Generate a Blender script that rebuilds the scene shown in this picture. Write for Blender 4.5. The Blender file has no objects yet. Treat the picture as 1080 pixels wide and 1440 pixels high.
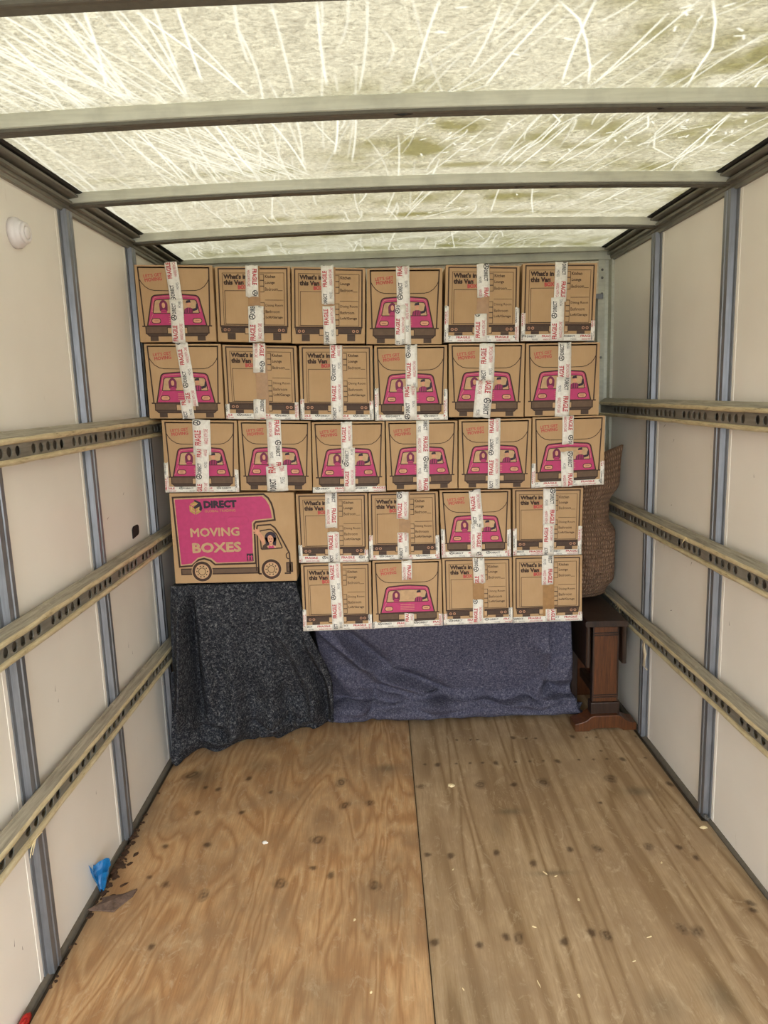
import bpy, bmesh, math, random, json
import numpy as np
from mathutils import Vector, Matrix, noise
from math import pi, sin, cos

# ------------------------------------------------------------------ camera, sky, sun, exposure
scn = bpy.context.scene
COL = scn.collection
random.seed(7)
rng = np.random.default_rng(7)

cam_d = bpy.data.cameras.new('camera')
cam_d.sensor_fit = 'HORIZONTAL'; cam_d.sensor_width = 36.0
cam_d.lens = 1001.0 / 1080.0 * 36.0
cam_d.clip_start = 0.02; cam_d.clip_end = 200
cam = bpy.data.objects.new('camera', cam_d); COL.objects.link(cam)
R3 = ((0.999445189, 0.0333039560, -0.000401205), (-0.00591122677, 0.165514350, -0.986189666), (-0.0327776120, 0.985644889, 0.165619388))
M = Matrix.Identity(4)
for i in range(3):
    for j in range(3): M[i][j] = R3[i][j]
M.translation = (-0.0785, 0.0, 1.47275)
cam.matrix_world = M
scn.camera = cam

def lin(r, g, b, a=1.0):
    f = lambda c: (c/255)/12.92 if c/255 <= 0.04045 else ((c/255+0.055)/1.055)**2.4
    return (f(r), f(g), f(b), a)

world = bpy.data.worlds.new('overcast_sky'); scn.world = world
world.use_nodes = True
wn = world.node_tree.nodes; wl = world.node_tree.links
bg = wn['Background']
bg.inputs['Color'].default_value = (0.93, 0.97, 1.0, 1)      # even overcast sky
bg.inputs['Strength'].default_value = 5.6

sun_d = bpy.data.lights.new('sun', 'SUN'); sun_d.energy = 3.0; sun_d.angle = 0.2
sun_d.color = (1.0, 0.95, 0.85)
sun = bpy.data.objects.new('sun', sun_d); COL.objects.link(sun)
sun.rotation_euler = (math.radians(-12), math.radians(10), 0)   # high, from the cab side

vs = scn.view_settings
vs.view_transform = 'Standard'; vs.look = 'None'; vs.gamma = 1.0; vs.use_curve_mapping = False
vs.exposure = 0.50
try:
    scn.cycles.max_bounces = 10; scn.cycles.diffuse_bounces = 7; scn.cycles.glossy_bounces = 4
    scn.cycles.transmission_bounces = 6; scn.cycles.transparent_max_bounces = 12
    scn.cycles.sample_clamp_indirect = 8.0
except Exception: pass

# ------------------------------------------------------------------ helpers
def tag(o, label=None, cat=None, group=None, kind=None):
    if label: o['label'] = label
    if cat: o['category'] = cat
    if group: o['group'] = group
    if kind: o['kind'] = kind
    return o

def empty(name, loc=(0, 0, 0)):
    o = bpy.data.objects.new(name, None); COL.objects.link(o); o.location = loc
    o.empty_display_size = 0.05
    return o

def link(name, me, parent=None):
    o = bpy.data.objects.new(name, me); COL.objects.link(o)
    if parent is not None:
        o.parent = parent
        # every mesh is written in world coordinates: undo the parent's own place
        o.matrix_parent_inverse = WORLD.get(parent.name, Matrix.Identity(4)).inverted()
    return o
WORLD = {}
def thing(name, loc):
    o = empty(name, loc); WORLD[o.name] = Matrix.Translation(loc); return o

def mesh(name, verts, faces, mats, parent=None, smooth=False, midx=None):
    me = bpy.data.meshes.new(name)
    me.from_pydata([tuple(v) for v in verts], [], [tuple(f) for f in faces])
    for m in (mats if isinstance(mats, (list, tuple)) else [mats]): me.materials.append(m)
    if midx is not None: me.polygons.foreach_set('material_index', list(midx))
    if smooth: me.polygons.foreach_set('use_smooth', [True]*len(me.polygons))
    me.validate(); me.update()
    return link(name, me, parent)

class MB:
    def __init__(s): s.v = []; s.f = []; s.m = []
    def add(s, vs, fs, mi=0):
        k = len(s.v); s.v += [tuple(v) for v in vs]; s.f += [tuple(i+k for i in f) for f in fs]; s.m += [mi]*len(fs)
    def box(s, x0, x1, y0, y1, z0, z1, mi=0):
        s.add([(x0,y0,z0),(x1,y0,z0),(x1,y1,z0),(x0,y1,z0),(x0,y0,z1),(x1,y0,z1),(x1,y1,z1),(x0,y1,z1)],
              [(0,3,2,1),(4,5,6,7),(0,1,5,4),(1,2,6,5),(2,3,7,6),(3,0,4,7)], mi)
    def extrude_y(s, prof, y0, y1, mi=0, ny=1, jit=0.0):       # prof: closed list of (x, z)
        n = len(prof); vs = []
        for k in range(ny+1):
            y = y0 + (y1-y0)*k/ny
            for (x, z) in prof:
                jx = jz = 0
                if jit:
                    jx = jit*noise.noise(Vector((x*30, y*9, z*30))); jz = jit*noise.noise(Vector((x*30+9, y*9, z*30)))
                vs.append((x+jx, y, z+jz))
        fs = [tuple(range(n))[::-1], tuple(range(ny*n, ny*n+n))]
        for k in range(ny):
            for i in range(n):
                j = (i+1) % n
                fs.append((k*n+i, k*n+j, (k+1)*n+j, (k+1)*n+i))
        s.add(vs, fs, mi)
    def extrude_z(s, prof, z0, z1, mi=0):                       # prof: closed list of (x, y)
        n = len(prof)
        s.add([(x, y, z0) for x, y in prof]+[(x, y, z1) for x, y in prof],
              [tuple(range(n))[::-1], tuple(range(n, 2*n))]+[(i, (i+1) % n, n+(i+1) % n, n+i) for i in range(n)], mi)
    def build(s, name, mats, parent=None, smooth=False, bevel=0):
        o = mesh(name, s.v, s.f, mats, parent, smooth, s.m)
        bm = bmesh.new(); bm.from_mesh(o.data); bmesh.ops.recalc_face_normals(bm, faces=bm.faces)
        bm.to_mesh(o.data); bm.free()
        if bevel:
            b = o.modifiers.new('bevel', 'BEVEL'); b.width = bevel; b.segments = 2; b.limit_method = 'ANGLE'
        return o

# ------------------------------------------------------------------ materials
class NT:
    def __init__(s, name):
        s.m = bpy.data.materials.new(name); s.m.use_nodes = True
        s.n = s.m.node_tree.nodes; s.l = s.m.node_tree.links
        s.b = s.n.get('Principled BSDF'); s.out = s.n.get('Material Output')
    def add(s, t, **kw):
        nd = s.n.new(t)
        for k, v in kw.items():
            if k in nd.inputs.keys() or isinstance(k, int): pass
            setattr(nd, k, v)
        return nd
    def coord(s, scale=(1, 1, 1), rot=(0, 0, 0), kind='Object'):
        tc = s.add('ShaderNodeTexCoord'); mp = s.add('ShaderNodeMapping')
        mp.inputs['Scale'].default_value = scale; mp.inputs['Rotation'].default_value = rot
        s.l.new(tc.outputs[kind], mp.inputs['Vector']); return mp.outputs[0]
    def noise(s, vec, scale, detail=4, rough=0.55, dist=0.0):
        nd = s.add('ShaderNodeTexNoise'); nd.inputs['Scale'].default_value = scale
        nd.inputs['Detail'].default_value = detail; nd.inputs['Roughness'].default_value = rough
        nd.inputs['Distortion'].default_value = dist
        if vec is not None: s.l.new(vec, nd.inputs['Vector'])
        return nd.outputs['Fac']
    def ramp(s, fac, stops):
        nd = s.add('ShaderNodeValToRGB'); e = nd.color_ramp.elements
        while len(e) < len(stops): e.new(0.5)
        for el, (p, c) in zip(e, stops):
            el.position = p; el.color = c if len(c) == 4 else (*c, 1)
        s.l.new(fac, nd.inputs[0]); return nd.outputs[0]
    def mix(s, fac, a, b, mode='MIX'):
        nd = s.add('ShaderNodeMix'); nd.data_type = 'RGBA'; nd.blend_type = mode
        for sock, v in ((nd.inputs[0], fac), (nd.inputs[6], a), (nd.inputs[7], b)):
            if hasattr(v, 'is_linked') or isinstance(v, bpy.types.NodeSocket): s.l.new(v, sock)
            else: sock.default_value = v
        return nd.outputs[2]
    def math(s, op, a, b=None, c=None, clamp=False):
        nd = s.add('ShaderNodeMath'); nd.operation = op; nd.use_clamp = clamp
        for sock, v in zip(nd.inputs, (a, b, c)):
            if v is None: continue
            if isinstance(v, bpy.types.NodeSocket): s.l.new(v, sock)
            else: sock.default_value = v
        return nd.outputs[0]
    def bump(s, h, strength=0.3, dist=0.002):
        nd = s.add('ShaderNodeBump'); nd.inputs['Strength'].default_value = strength; nd.inputs['Distance'].default_value = dist
        s.l.new(h, nd.inputs['Height']); s.l.new(nd.outputs[0], s.b.inputs['Normal'])
    def set(s, **kw):
        for k, v in kw.items():
            k = k.replace('_', ' ')
            sock = s.b.inputs[k]
            if isinstance(v, bpy.types.NodeSocket): s.l.new(v, sock)
            else: sock.default_value = v
        return s.m

def flat(name, rgb, rough=0.7, metal=0.0, alpha=1.0, var=0.12):
    t = NT(name); c = lin(*rgb)
    n = t.noise(t.coord(), 60, 3)
    d = tuple(x*(1-var) for x in c[:3])+(1,); e = tuple(min(1, x*(1+var)) for x in c[:3])+(1,)
    t.set(Base_Color=t.ramp(n, [(0.3, d), (0.7, e)]), Roughness=rough, Metallic=metal, Alpha=alpha)
    return t.m

def metal(name, rgb, rough=0.38, m=0.75, stretch=(30, 30, 2), var=0.3):
    t = NT(name); c = lin(*rgb)
    n = t.noise(t.coord(stretch), 4, 5, 0.6); n2 = t.noise(t.coord(), 14, 4)
    a = tuple(x*(1-var) for x in c[:3])+(1,)
    col = t.mix(t.ramp(n2, [(0.45, (0, 0, 0, 1)), (0.75, (0.5, 0.5, 0.5, 1))]), t.ramp(n, [(0.3, a), (0.65, c)]), tuple(x*0.55 for x in c[:3])+(1,))
    t.set(Base_Color=col, Roughness=rough, Metallic=m)
    t.bump(n, 0.15, 0.001)
    return t.m

MAT = {}
# fibreglass wall panel: cream gel coat with faint scuffs
t = NT('wall_panel_gelcoat')
n1 = t.noise(t.coord((1, 1, 1)), 2.2, 3); n2 = t.noise(t.coord((1, 1, 1)), 38, 5, 0.7); n3 = t.noise(t.coord((1, 3, 0.6)), 11, 6, 0.7)
c = t.ramp(n1, [(0.3, lin(228, 221, 210)), (0.7, lin(238, 232, 222))])
c = t.mix(t.ramp(n2, [(0.70, (0, 0, 0, 1)), (0.80, (0.25, 0.25, 0.25, 1))]), c, lin(150, 140, 122))
c = t.mix(t.ramp(n3, [(0.66, (0, 0, 0, 1)), (0.72, (0.35, 0.35, 0.35, 1))]), c, lin(188, 178, 158))
t.set(Base_Color=c, Roughness=0.34); t.b.inputs['Specular IOR Level'].default_value = 0.35
t.bump(t.noise(t.coord(), 9, 2), 0.06, 0.01)
MAT['wall'] = t.m
MAT['alu'] = metal('stud_aluminium', (136, 138, 143), 0.42, 0.55)
MAT['alu_light'] = metal('roof_bow_aluminium', (206, 206, 190), 0.5, 0.15, (2, 30, 30), 0.15)
MAT['alu_y'] = metal('rail_aluminium', (142, 138, 128), 0.45, 0.55, (30, 2, 30), 0.3)
MAT['bow_shade'] = flat('bow_underside_shade', (92, 88, 78), 0.55)  # shade on the underside of the roof bows, put into the colour
MAT['gasket'] = flat('black_gasket', (32, 32, 30), 0.6)
MAT['bolt'] = flat('steel_rivet', (120, 120, 120), 0.35, 0.8)
# worn galvanised/wooden top of load rail
t = NT('rail_top_worn')
n = t.noise(t.coord((40, 2.0, 40)), 3, 6, 0.7); n2 = t.noise(t.coord(), 22, 4, 0.7)
c = t.ramp(n, [(0.28, lin(112, 106, 94)), (0.5, lin(164, 157, 140)), (0.72, lin(192, 184, 164))])
c = t.mix(t.ramp(n2, [(0.6, (0, 0, 0, 1)), (0.68, (0.5, 0.5, 0.5, 1))]), c, lin(196, 188, 168))
t.set(Base_Color=c, Roughness=0.5, Metallic=0.3); t.bump(n, 0.35, 0.002)
MAT['rail_top'] = t.m
t = NT('rail_lip_yellowed')
n = t.noise(t.coord((20, 3, 20)), 5, 6, 0.75)
c = t.ramp(n, [(0.3, lin(134, 118, 88)), (0.42, lin(206, 190, 150)), (0.7, lin(236, 224, 188))])
t.set(Base_Color=c, Roughness=0.42, Metallic=0.35); t.bump(n, 0.4, 0.003)
MAT['rail_lip'] = t.m
MAT['rail_web'] = metal('rail_web', (150, 146, 136), 0.5, 0.5, (30, 3, 30), 0.35)
MAT['rail_dark'] = flat('rail_recess', (104, 96, 84), 0.8)
MAT['asphalt'] = flat('yard_ground', (120, 120, 116), 0.9)
MAT['bulk'] = flat('bulkhead_grey', (96, 104, 112), 0.6)
MAT['plate'] = flat('cream_plate', (216, 206, 182), 0.45)

# translucent roof sheet, lit through by the sky; streaks and algae come from vertex attributes
t = NT('roof_translucent_fibreglass')
at = t.add('ShaderNodeAttribute'); at.attribute_name = 'wear'
sep = t.add('ShaderNodeSeparateColor'); t.l.new(at.outputs['Color'], sep.inputs[0])
n1 = t.noise(t.coord(), 85, 7, 0.85, 0.8); n2 = t.noise(t.coord((1, 1.7, 1)), 30, 7, 0.8, 2.0); n3 = t.noise(t.coord(), 3, 4, 0.6)
mot = t.math('MULTIPLY', t.math('MULTIPLY_ADD', n1, 3.0, -0.5), t.math('MULTIPLY_ADD', n2, 3.0, -0.5))
base = t.mix(n3, (0.066, 0.061, 0.043, 1), (0.080, 0.075, 0.057, 1))
alg = t.mix(t.math('MULTIPLY', sep.outputs[1], 1.35, clamp=True), base, (0.028, 0.026, 0.009, 1))
colm = t.mix(1.0, alg, (1, 1, 1, 1), 'MULTIPLY')
vm = t.add('ShaderNodeVectorMath'); vm.operation = 'SCALE'
t.l.new(colm, vm.inputs[0]); t.l.new(mot, vm.inputs['Scale'])
fin = t.mix(t.math('MULTIPLY', sep.outputs[0], 1.0, clamp=True), vm.outputs[0], (0.145, 0.142, 0.122, 1))
tr = t.add('ShaderNodeBsdfTranslucent'); t.l.new(fin, tr.inputs['Color'])
df = t.add('ShaderNodeBsdfDiffuse'); df.inputs['Color'].default_value = (0.30, 0.29, 0.23, 1)
ad = t.add('ShaderNodeAddShader'); t.l.new(tr.outputs[0], ad.inputs[0]); t.l.new(df.outputs[0], ad.inputs[1])
t.l.new(ad.outputs[0], t.out.inputs['Surface']); t.n.remove(t.b)
MAT['roof'] = t.m

# plywood
def ply(name, a, b, c3, stretch, swirl):
    t = NT(name)
    at = t.add('ShaderNodeAttribute'); at.attribute_name = 'wear'
    sep = t.add('ShaderNodeSeparateColor'); t.l.new(at.outputs['Color'], sep.inputs[0])
    big = t.noise(t.coord(stretch), 1.0, 2, 0.5, swirl)
    rings = t.math('FRACT', t.math('MULTIPLY', big, 6.5 if swirl > 1 else 8.0))
    rings = t.math('ABSOLUTE', t.math('MULTIPLY_ADD', rings, 2.0, -1.0))
    fine = t.noise(t.coord((90, 5, 1)), 2.2, 6, 0.7)
    stain = t.noise(t.coord((1, 0.8, 1)), 4.5, 5, 0.65)
    col = t.ramp(rings, [(0.1, a), (0.55, b), (0.95, c3)])
    col = t.mix(t.math('MULTIPLY', t.ramp(fine, [(0.35, (1, 1, 1, 1)), (0.6, (0, 0, 0, 1))]), 0.35), col, lin(124, 92, 60))
    col = t.mix(t.ramp(stain, [(0.40, (0, 0, 0, 1)), (0.68, (0.7, 0.7, 0.7, 1))]), col, lin(152, 126, 98))
    wf = t.noise(t.coord((3, 1.4, 1)), 8, 7, 0.8, 1.0)
    col = t.mix(t.ramp(wf, [(0.54, (0, 0, 0, 1)), (0.72, (0.55, 0.55, 0.55, 1))]), col, lin(216, 196, 164))
    col = t.mix(t.math('MULTIPLY', sep.outputs[0], 0.85, clamp=True), col, lin(58, 40, 26))
    col = t.mix(t.math('MULTIPLY', sep.outputs[1], 0.6, clamp=True), col, lin(66, 66, 54))
    t.set(Base_Color=col, Roughness=0.72); t.b.inputs['Specular IOR Level'].default_value = 0.25
    h = t.math('SUBTRACT', t.math('ADD', fine, t.math('MULTIPLY', rings, 0.3)), t.math('MULTIPLY', sep.outputs[0], 0.8))
    t.bump(h, 0.35, 0.0015)
    return t.m
MAT['ply_l'] = ply('plywood_orange', lin(178, 134, 92), lin(200, 158, 113), lin(208, 170, 126), (5.0, 1.1, 1), 1.6)
MAT['ply_r'] = ply('plywood_grey_brown', lin(146, 120, 88), lin(178, 152, 118), lin(188, 163, 130), (7.0, 0.35, 1), 0.6)
MAT['subfloor'] = flat('dirty_subfloor', (60, 50, 40), 0.9)

# corrugated board
t = NT('cardboard')
n1 = t.noise(t.coord((1, 1, 1)), 7, 4, 0.6); n2 = t.noise(t.coord((150, 20, 12)), 2.0, 4, 0.6)
c = t.ramp(n1, [(0.3, lin(178, 146, 108)), (0.7, lin(190, 158, 119))])
c = t.mix(t.math('MULTIPLY', n2, 0.3), c, lin(160, 124, 88))
t.set(Base_Color=c, Roughness=0.75); t.b.inputs['Specular IOR Level'].default_value = 0.2
t.bump(n2, 0.12, 0.0008)
MAT['card'] = t.m
MAT['card_edge'] = flat('cardboard_edge', (120, 88, 58), 0.9)
MAT['ink'] = flat('dark_brown_ink', (58, 36, 22), 0.7)
MAT['ink_red'] = flat('faded_red_ink', (186, 78, 72), 0.7)
MAT['pink'] = flat('pink_ink', (182, 52, 104), 0.6, var=0.07)
MAT['pink_dk'] = flat('plum_ink', (110, 24, 66), 0.6)
MAT['tan'] = flat('bare_board_print', (188, 155, 116), 0.75)
MAT['pale'] = flat('pale_pink_print', (206, 150, 118), 0.75)
MAT['greybrown'] = flat('grey_brown_ink', (98, 76, 58), 0.7)
MAT['taupe'] = flat('taupe_ink', (72, 54, 42), 0.7)
MAT['navy'] = flat('navy_ink', (40, 22, 38), 0.6)
MAT['gold'] = flat('gold_ink', (176, 142, 74), 0.6)
MAT['brown_tape'] = flat('clear_brown_tape', (176, 134, 86), 0.3, alpha=0.75)
t = NT('white_tape')
n = t.noise(t.coord((1, 1, 1)), 90, 4, 0.7); n2 = t.noise(t.coord((60, 4, 14)), 3, 3)
t.set(Base_Color=t.ramp(n, [(0.35, lin(222, 216, 204)), (0.65, lin(240, 236, 226))]), Roughness=0.34, Alpha=0.93)
t.bump(n2, 0.35, 0.002)
MAT['tape'] = t.m
MAT['tape_red'] = flat('tape_red_print', (176, 52, 54), 0.5)
MAT['tape_black'] = flat('tape_black_print', (44, 40, 40), 0.5)

def felt(name, dark, mid, light, scale, hi):
    t = NT(name)
    n1 = t.noise(t.coord(), scale, 8, 0.8, 0.8); n2 = t.noise(t.coord(), 9, 4, 0.6); n3 = t.noise(t.coord(), scale*2.4, 3, 0.7)
    c = t.ramp(n1, [(0.40, dark), (0.52, mid), (hi, light)])
    c = t.mix(t.math('MULTIPLY', n2, 0.35), c, dark)
    t.set(Base_Color=c, Roughness=0.95); t.b.inputs['Specular IOR Level'].default_value = 0.1
    t.b.inputs['Sheen Weight'].default_value = 0.0
    t.bump(t.math('ADD', n1, n3), 0.7, 0.004)
    return t.m
MAT['felt_dark'] = felt('charcoal_felt', lin(24, 25, 30), lin(56, 58, 65), lin(164, 164, 162), 110, 0.70)
MAT['felt_blue'] = felt('blue_grey_felt', lin(58, 58, 76), lin(92, 92, 110), lin(156, 154, 162), 130, 0.68)
# knitted cushion cover
t = NT('brown_chenille')
wv = []
uvn = t.add('ShaderNodeUVMap'); 
for ang, sc in ((0, 60), (pi/2, 44)):
    mp = t.add('ShaderNodeMapping'); mp.inputs['Rotation'].default_value = (0, 0, ang); t.l.new(uvn.outputs[0], mp.inputs['Vector'])
    w = t.add('ShaderNodeTexWave'); w.inputs['Scale'].default_value = sc/6.28*2; w.inputs['Distortion'].default_value = 1.2
    w.inputs['Detail'].default_value = 2; w.inputs['Detail Scale'].default_value = 3; t.l.new(mp.outputs[0], w.inputs['Vector']); wv.append(w.outputs['Fac'])
h = t.math('MULTIPLY', wv[0], wv[1])
nz = t.noise(t.coord(), 60, 5, 0.7)
c = t.ramp(h, [(0.02, lin(104, 78, 60)), (0.45, lin(164, 130, 102)), (0.9, lin(204, 170, 138))])
c = t.mix(t.math('MULTIPLY', nz, 0.9), c, lin(136, 104, 80))
t.set(Base_Color=c, Roughness=0.9); t.bump(t.math('ADD', h, t.math('MULTIPLY', nz, 1.2)), 1.0, 0.008)
MAT['cushion'] = t.m
t = NT('dark_oak')
n = t.noise(t.coord((40, 40, 3)), 2.5, 6, 0.7)
t.set(Base_Color=t.ramp(n, [(0.3, lin(58, 30, 12)), (0.7, lin(108, 62, 28))]), Roughness=0.42); t.bump(n, 0.15, 0.001)
MAT['oak'] = t.m
t = NT('dark_oak_frame')
n = t.noise(t.coord((30, 30, 4)), 2.5, 6, 0.7)
t.set(Base_Color=t.ramp(n, [(0.3, lin(26, 15, 10)), (0.7, lin(60, 39, 26))]), Roughness=0.45); t.bump(n, 0.15, 0.001)
MAT['oak_dark'] = t.m
MAT['white_plastic'] = flat('white_plastic', (222, 216, 214), 0.35, var=0.03)
MAT['blue_plastic'] = flat('blue_plastic', (22, 104, 160), 0.35)
MAT['carpet'] = flat('brown_carpet_scrap', (104, 84, 72), 0.95, var=0.4)
MAT['litter'] = flat('dry_leaf_litter', (70, 48, 32), 0.9, var=0.4)
MAT['chip'] = flat('cream_chip', (232, 214, 170), 0.7)
MAT['paper'] = flat('white_paper', (236, 232, 224), 0.7)
MAT['red_plastic'] = flat('red_plastic', (168, 36, 32), 0.4)
MAT['black_plastic'] = flat('black_plastic', (28, 22, 20), 0.6)
t = NT('plastic_film'); t.set(Base_Color=lin(226, 210, 180), Roughness=0.25, Alpha=0.75); MAT['film'] = t.m

# ------------------------------------------------------------------ measured data (metres)
BOXES = {
  'a1': {"y":2.72,"q":[[-0.9611,1.9637],[-0.6757,1.9526],[-0.6785,1.6788],[-0.9622,1.6849]],"t":[[-0.8259,1.9674,-0.814,1.8253,0.0459,"u",0.0],[-0.8158,1.8355,-0.8171,1.6797,0.0486,"u",0.5]]},
  'a2': {"y":2.724,"q":[[-0.6676,1.9488],[-0.3912,1.9408],[-0.402,1.6655],[-0.6741,1.6782]],"t":[[-0.5316,1.9477,-0.5369,1.8347,0.046,"d",0.45],[-0.525,1.8038,-0.5305,1.6733,0.0568,"u",0.5]]},
  'a3': {"y":2.717,"q":[[-0.3863,1.9382],[-0.1156,1.9243],[-0.1272,1.6533],[-0.3987,1.6621]],"t":[[-0.2553,1.9377,-0.2577,1.7995,0.0458,"u",0.15],[-0.2567,1.7919,-0.2563,1.6562,0.0458,"u",0.1]]},
  'a4': {"y":2.723,"q":[[-0.1102,1.9241],[0.1676,1.9178],[0.1596,1.642],[-0.1229,1.6512]],"t":[[0.0203,1.9262,0.0203,1.6465,0.0486,"u",0.0],[0.0085,1.7891,0.0044,1.646,0.0405,"u",0.3]]},
  'a5': {"y":2.716,"q":[[0.1781,1.9258],[0.4495,1.9144],[0.4447,1.6437],[0.1669,1.6501]],"t":[[0.3142,1.9245,0.3151,1.8064,0.0458,"d",0.0],[0.304,1.7458,0.3017,1.6483,0.0458,"u",0.45]],"b":[0.0243,0.1294,0.124]},
  'a6': {"y":2.721,"q":[[0.4609,1.9231],[0.7359,1.9162],[0.7276,1.6385],[0.4533,1.6451]],"t":[[0.6031,1.9224,0.5977,1.7802,0.0459,"d",0.1],[0.5897,1.7982,0.5882,1.642,0.0486,"u",0.5]],"b":[0.0243,0.0999,0.0729]},
  'b1': {"y":2.722,"q":[[-0.9507,1.6811],[-0.6643,1.6718],[-0.6689,1.3937],[-0.9525,1.4031]],"t":[[-0.8094,1.6796,-0.7864,1.443,0.0459,"u",0.55],[-0.8084,1.4702,-0.8033,1.3982,0.0459,"u",0.2]]},
  'b2': {"y":2.726,"q":[[-0.6601,1.6691],[-0.3832,1.6557],[-0.3869,1.3816],[-0.6629,1.3947]],"t":[[-0.5221,1.6679,-0.5277,1.5613,0.046,"d",0.6],[-0.5327,1.4619,-0.5361,1.3892,0.046,"d",0.1]],"b":[0.0216,0.0541,0.0649]},
  'b3': {"y":2.719,"q":[[-0.3736,1.6559],[-0.0991,1.6471],[-0.1046,1.3715],[-0.3807,1.3817]],"t":[[-0.2362,1.653,-0.2424,1.3771,0.0445,"u",0.1]],"b":[0.0216,0.0756,0.0702]},
  'b4': {"y":2.725,"q":[[-0.0941,1.6473],[0.1797,1.641],[0.1758,1.3631],[-0.1001,1.3695]],"t":[[0.0443,1.6454,0.0427,1.4847,0.0446,"u",0.3],[0.0349,1.4928,0.0356,1.369,0.0487,"u",0.0]],"b":[0.0216,0.119,0.1136]},
  'b5': {"y":2.718,"q":[[0.1844,1.6445],[0.4687,1.6374],[0.4638,1.3627],[0.1796,1.3712]],"t":[[0.3276,1.6404,0.3236,1.4965,0.0567,"u",0.1],[0.317,1.5046,0.3036,1.3671,0.0647,"d",0.6]]},
  'b6': {"y":2.723,"q":[[0.4744,1.6365],[0.7509,1.6327],[0.7503,1.3613],[0.4675,1.3637]],"t":[[0.618,1.635,0.6176,1.5028,0.0486,"u",0.6],[0.6151,1.5055,0.6083,1.3596,0.0541,"d",0.1]]},
  'c1': {"y":2.718,"q":[[-0.9073,1.398],[-0.6228,1.3865],[-0.6311,1.115],[-0.9136,1.1223]],"t":[[-0.7568,1.3941,-0.7616,1.2596,0.0674,"u",0.3],[-0.7611,1.284,-0.771,1.1188,0.0513,"u",0.7]],"b":[0.0216,0.1133,0.0863]},
  'c2': {"y":2.722,"q":[[-0.6192,1.3867],[-0.3436,1.375],[-0.3509,1.1083],[-0.6262,1.1176]],"t":[[-0.4843,1.3876,-0.4857,1.2064,0.054,"d",0.5],[-0.4828,1.209,-0.4829,1.1128,0.0811,"u",0.1]]},
  'c3': {"y":2.715,"q":[[-0.3399,1.3716],[-0.0633,1.3654],[-0.0682,1.0978],[-0.3478,1.1023]],"t":[[-0.2086,1.3686,-0.2122,1.1898,0.0431,"u",0.9],[-0.2019,1.2683,-0.206,1.1017,0.0431,"u",0.4]],"b":[0.0216,0.0,0.0108]},
  'c4': {"y":2.721,"q":[[-0.06,1.3656],[0.2134,1.3593],[0.2096,1.0979],[-0.0642,1.0988]],"t":[[0.0804,1.3637,0.0756,1.0952,0.0486,"d",0.15]]},
  'c5': {"y":2.714,"q":[[0.217,1.3624],[0.4932,1.3589],[0.4898,1.0914],[0.2116,1.0977]],"t":[[0.3515,1.3614,0.3468,1.0943,0.0458,"u",0.2]]},
  'c6': {"y":2.719,"q":[[0.4977,1.362],[0.7747,1.3599],[0.772,1.097],[0.493,1.092]],"t":[[0.6319,1.3622,0.6313,1.255,0.0432,"d",0.55],[0.6289,1.2282,0.6324,1.0923,0.0472,"d",0.0]],"b":[0.0216,0.0918,0.0918]},
  'd1': {"y":2.738,"q":[[-0.4182,1.0959],[-0.1392,1.0909],[-0.1447,0.8171],[-0.4176,0.8224]],"t":[[-0.2804,1.0965,-0.2852,0.9579,0.0462,"d",0.15],[-0.2785,0.9406,-0.2803,0.8188,0.0462,"u",0.2]],"b":[0.0272,0.0707,0.0489]},
  'd2': {"y":2.742,"q":[[-0.1362,1.0905],[0.1354,1.087],[0.137,0.8197],[-0.1409,0.8235]],"t":[[-0.0029,1.0911,-0.006,0.983,0.0463,"u",0.5],[-0.0061,0.9277,-0.0063,0.8218,0.0435,"u",0.1]],"b":[0.0191,0.098,0.0925]},
  'd3': {"y":2.735,"q":[[0.1399,1.092],[0.4174,1.0863],[0.4168,0.8207],[0.1443,0.8246]],"t":[[0.2756,1.0899,0.2877,0.939,0.0461,"u",0.1],[0.281,0.9562,0.2795,0.828,0.0434,"d",0.3]],"b":[0.0244,0.114,0.1086]},
  'd4': {"y":2.741,"q":[[0.4246,1.088],[0.701,1.0826],[0.6948,0.8182],[0.4261,0.8216]],"t":[[0.5685,1.0851,0.5676,0.9397,0.049,"d",0.0],[0.5662,0.9454,0.5641,0.8198,0.0435,"u",0.2]],"b":[0.0218,0.1088,0.1143]},
  'e1': {"y":2.735,"q":[[-0.4128,0.8172],[-0.1349,0.8157],[-0.1402,0.5422],[-0.4157,0.5426]],"t":[[-0.2801,0.8184,-0.2751,0.5463,0.0461,"u",0.25]],"b":[0.0244,0.0869,0.0597]},
  'e2': {"y":2.739,"q":[[-0.1306,0.8192],[0.1426,0.8168],[0.143,0.5452],[-0.1368,0.5425]],"t":[[0.0055,0.8177,0.005,0.7382,0.0408,"d",0.4],[0.0101,0.6002,0.0094,0.5454,0.0381,"u",0.4]],"b":[0.0245,0.0272,0.0489]},
  'e3': {"y":2.732,"q":[[0.1448,0.8207],[0.4199,0.8176],[0.422,0.5503],[0.1464,0.5487]],"t":[[0.2877,0.8192,0.2916,0.7157,0.0461,"u",0.7],[0.2842,0.6503,0.2831,0.5516,0.0407,"u",0.5]],"b":[0.0244,0.0461,0.0651]},
  'e4': {"y":2.738,"q":[[0.4244,0.8189],[0.6996,0.8147],[0.7012,0.5479],[0.4259,0.5458]],"t":[[0.562,0.8168,0.5612,0.6989,0.0462,"d",0.2],[0.5745,0.5987,0.5748,0.5484,0.0408,"d",0.6]],"b":[0.0245,0.0163,0.0353]},
  'm1': {"y":2.72,"q":[[-0.9033,1.1183],[-0.4213,1.1054],[-0.4277,0.7515],[-0.9076,0.7562]],"t":[]},
}
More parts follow.
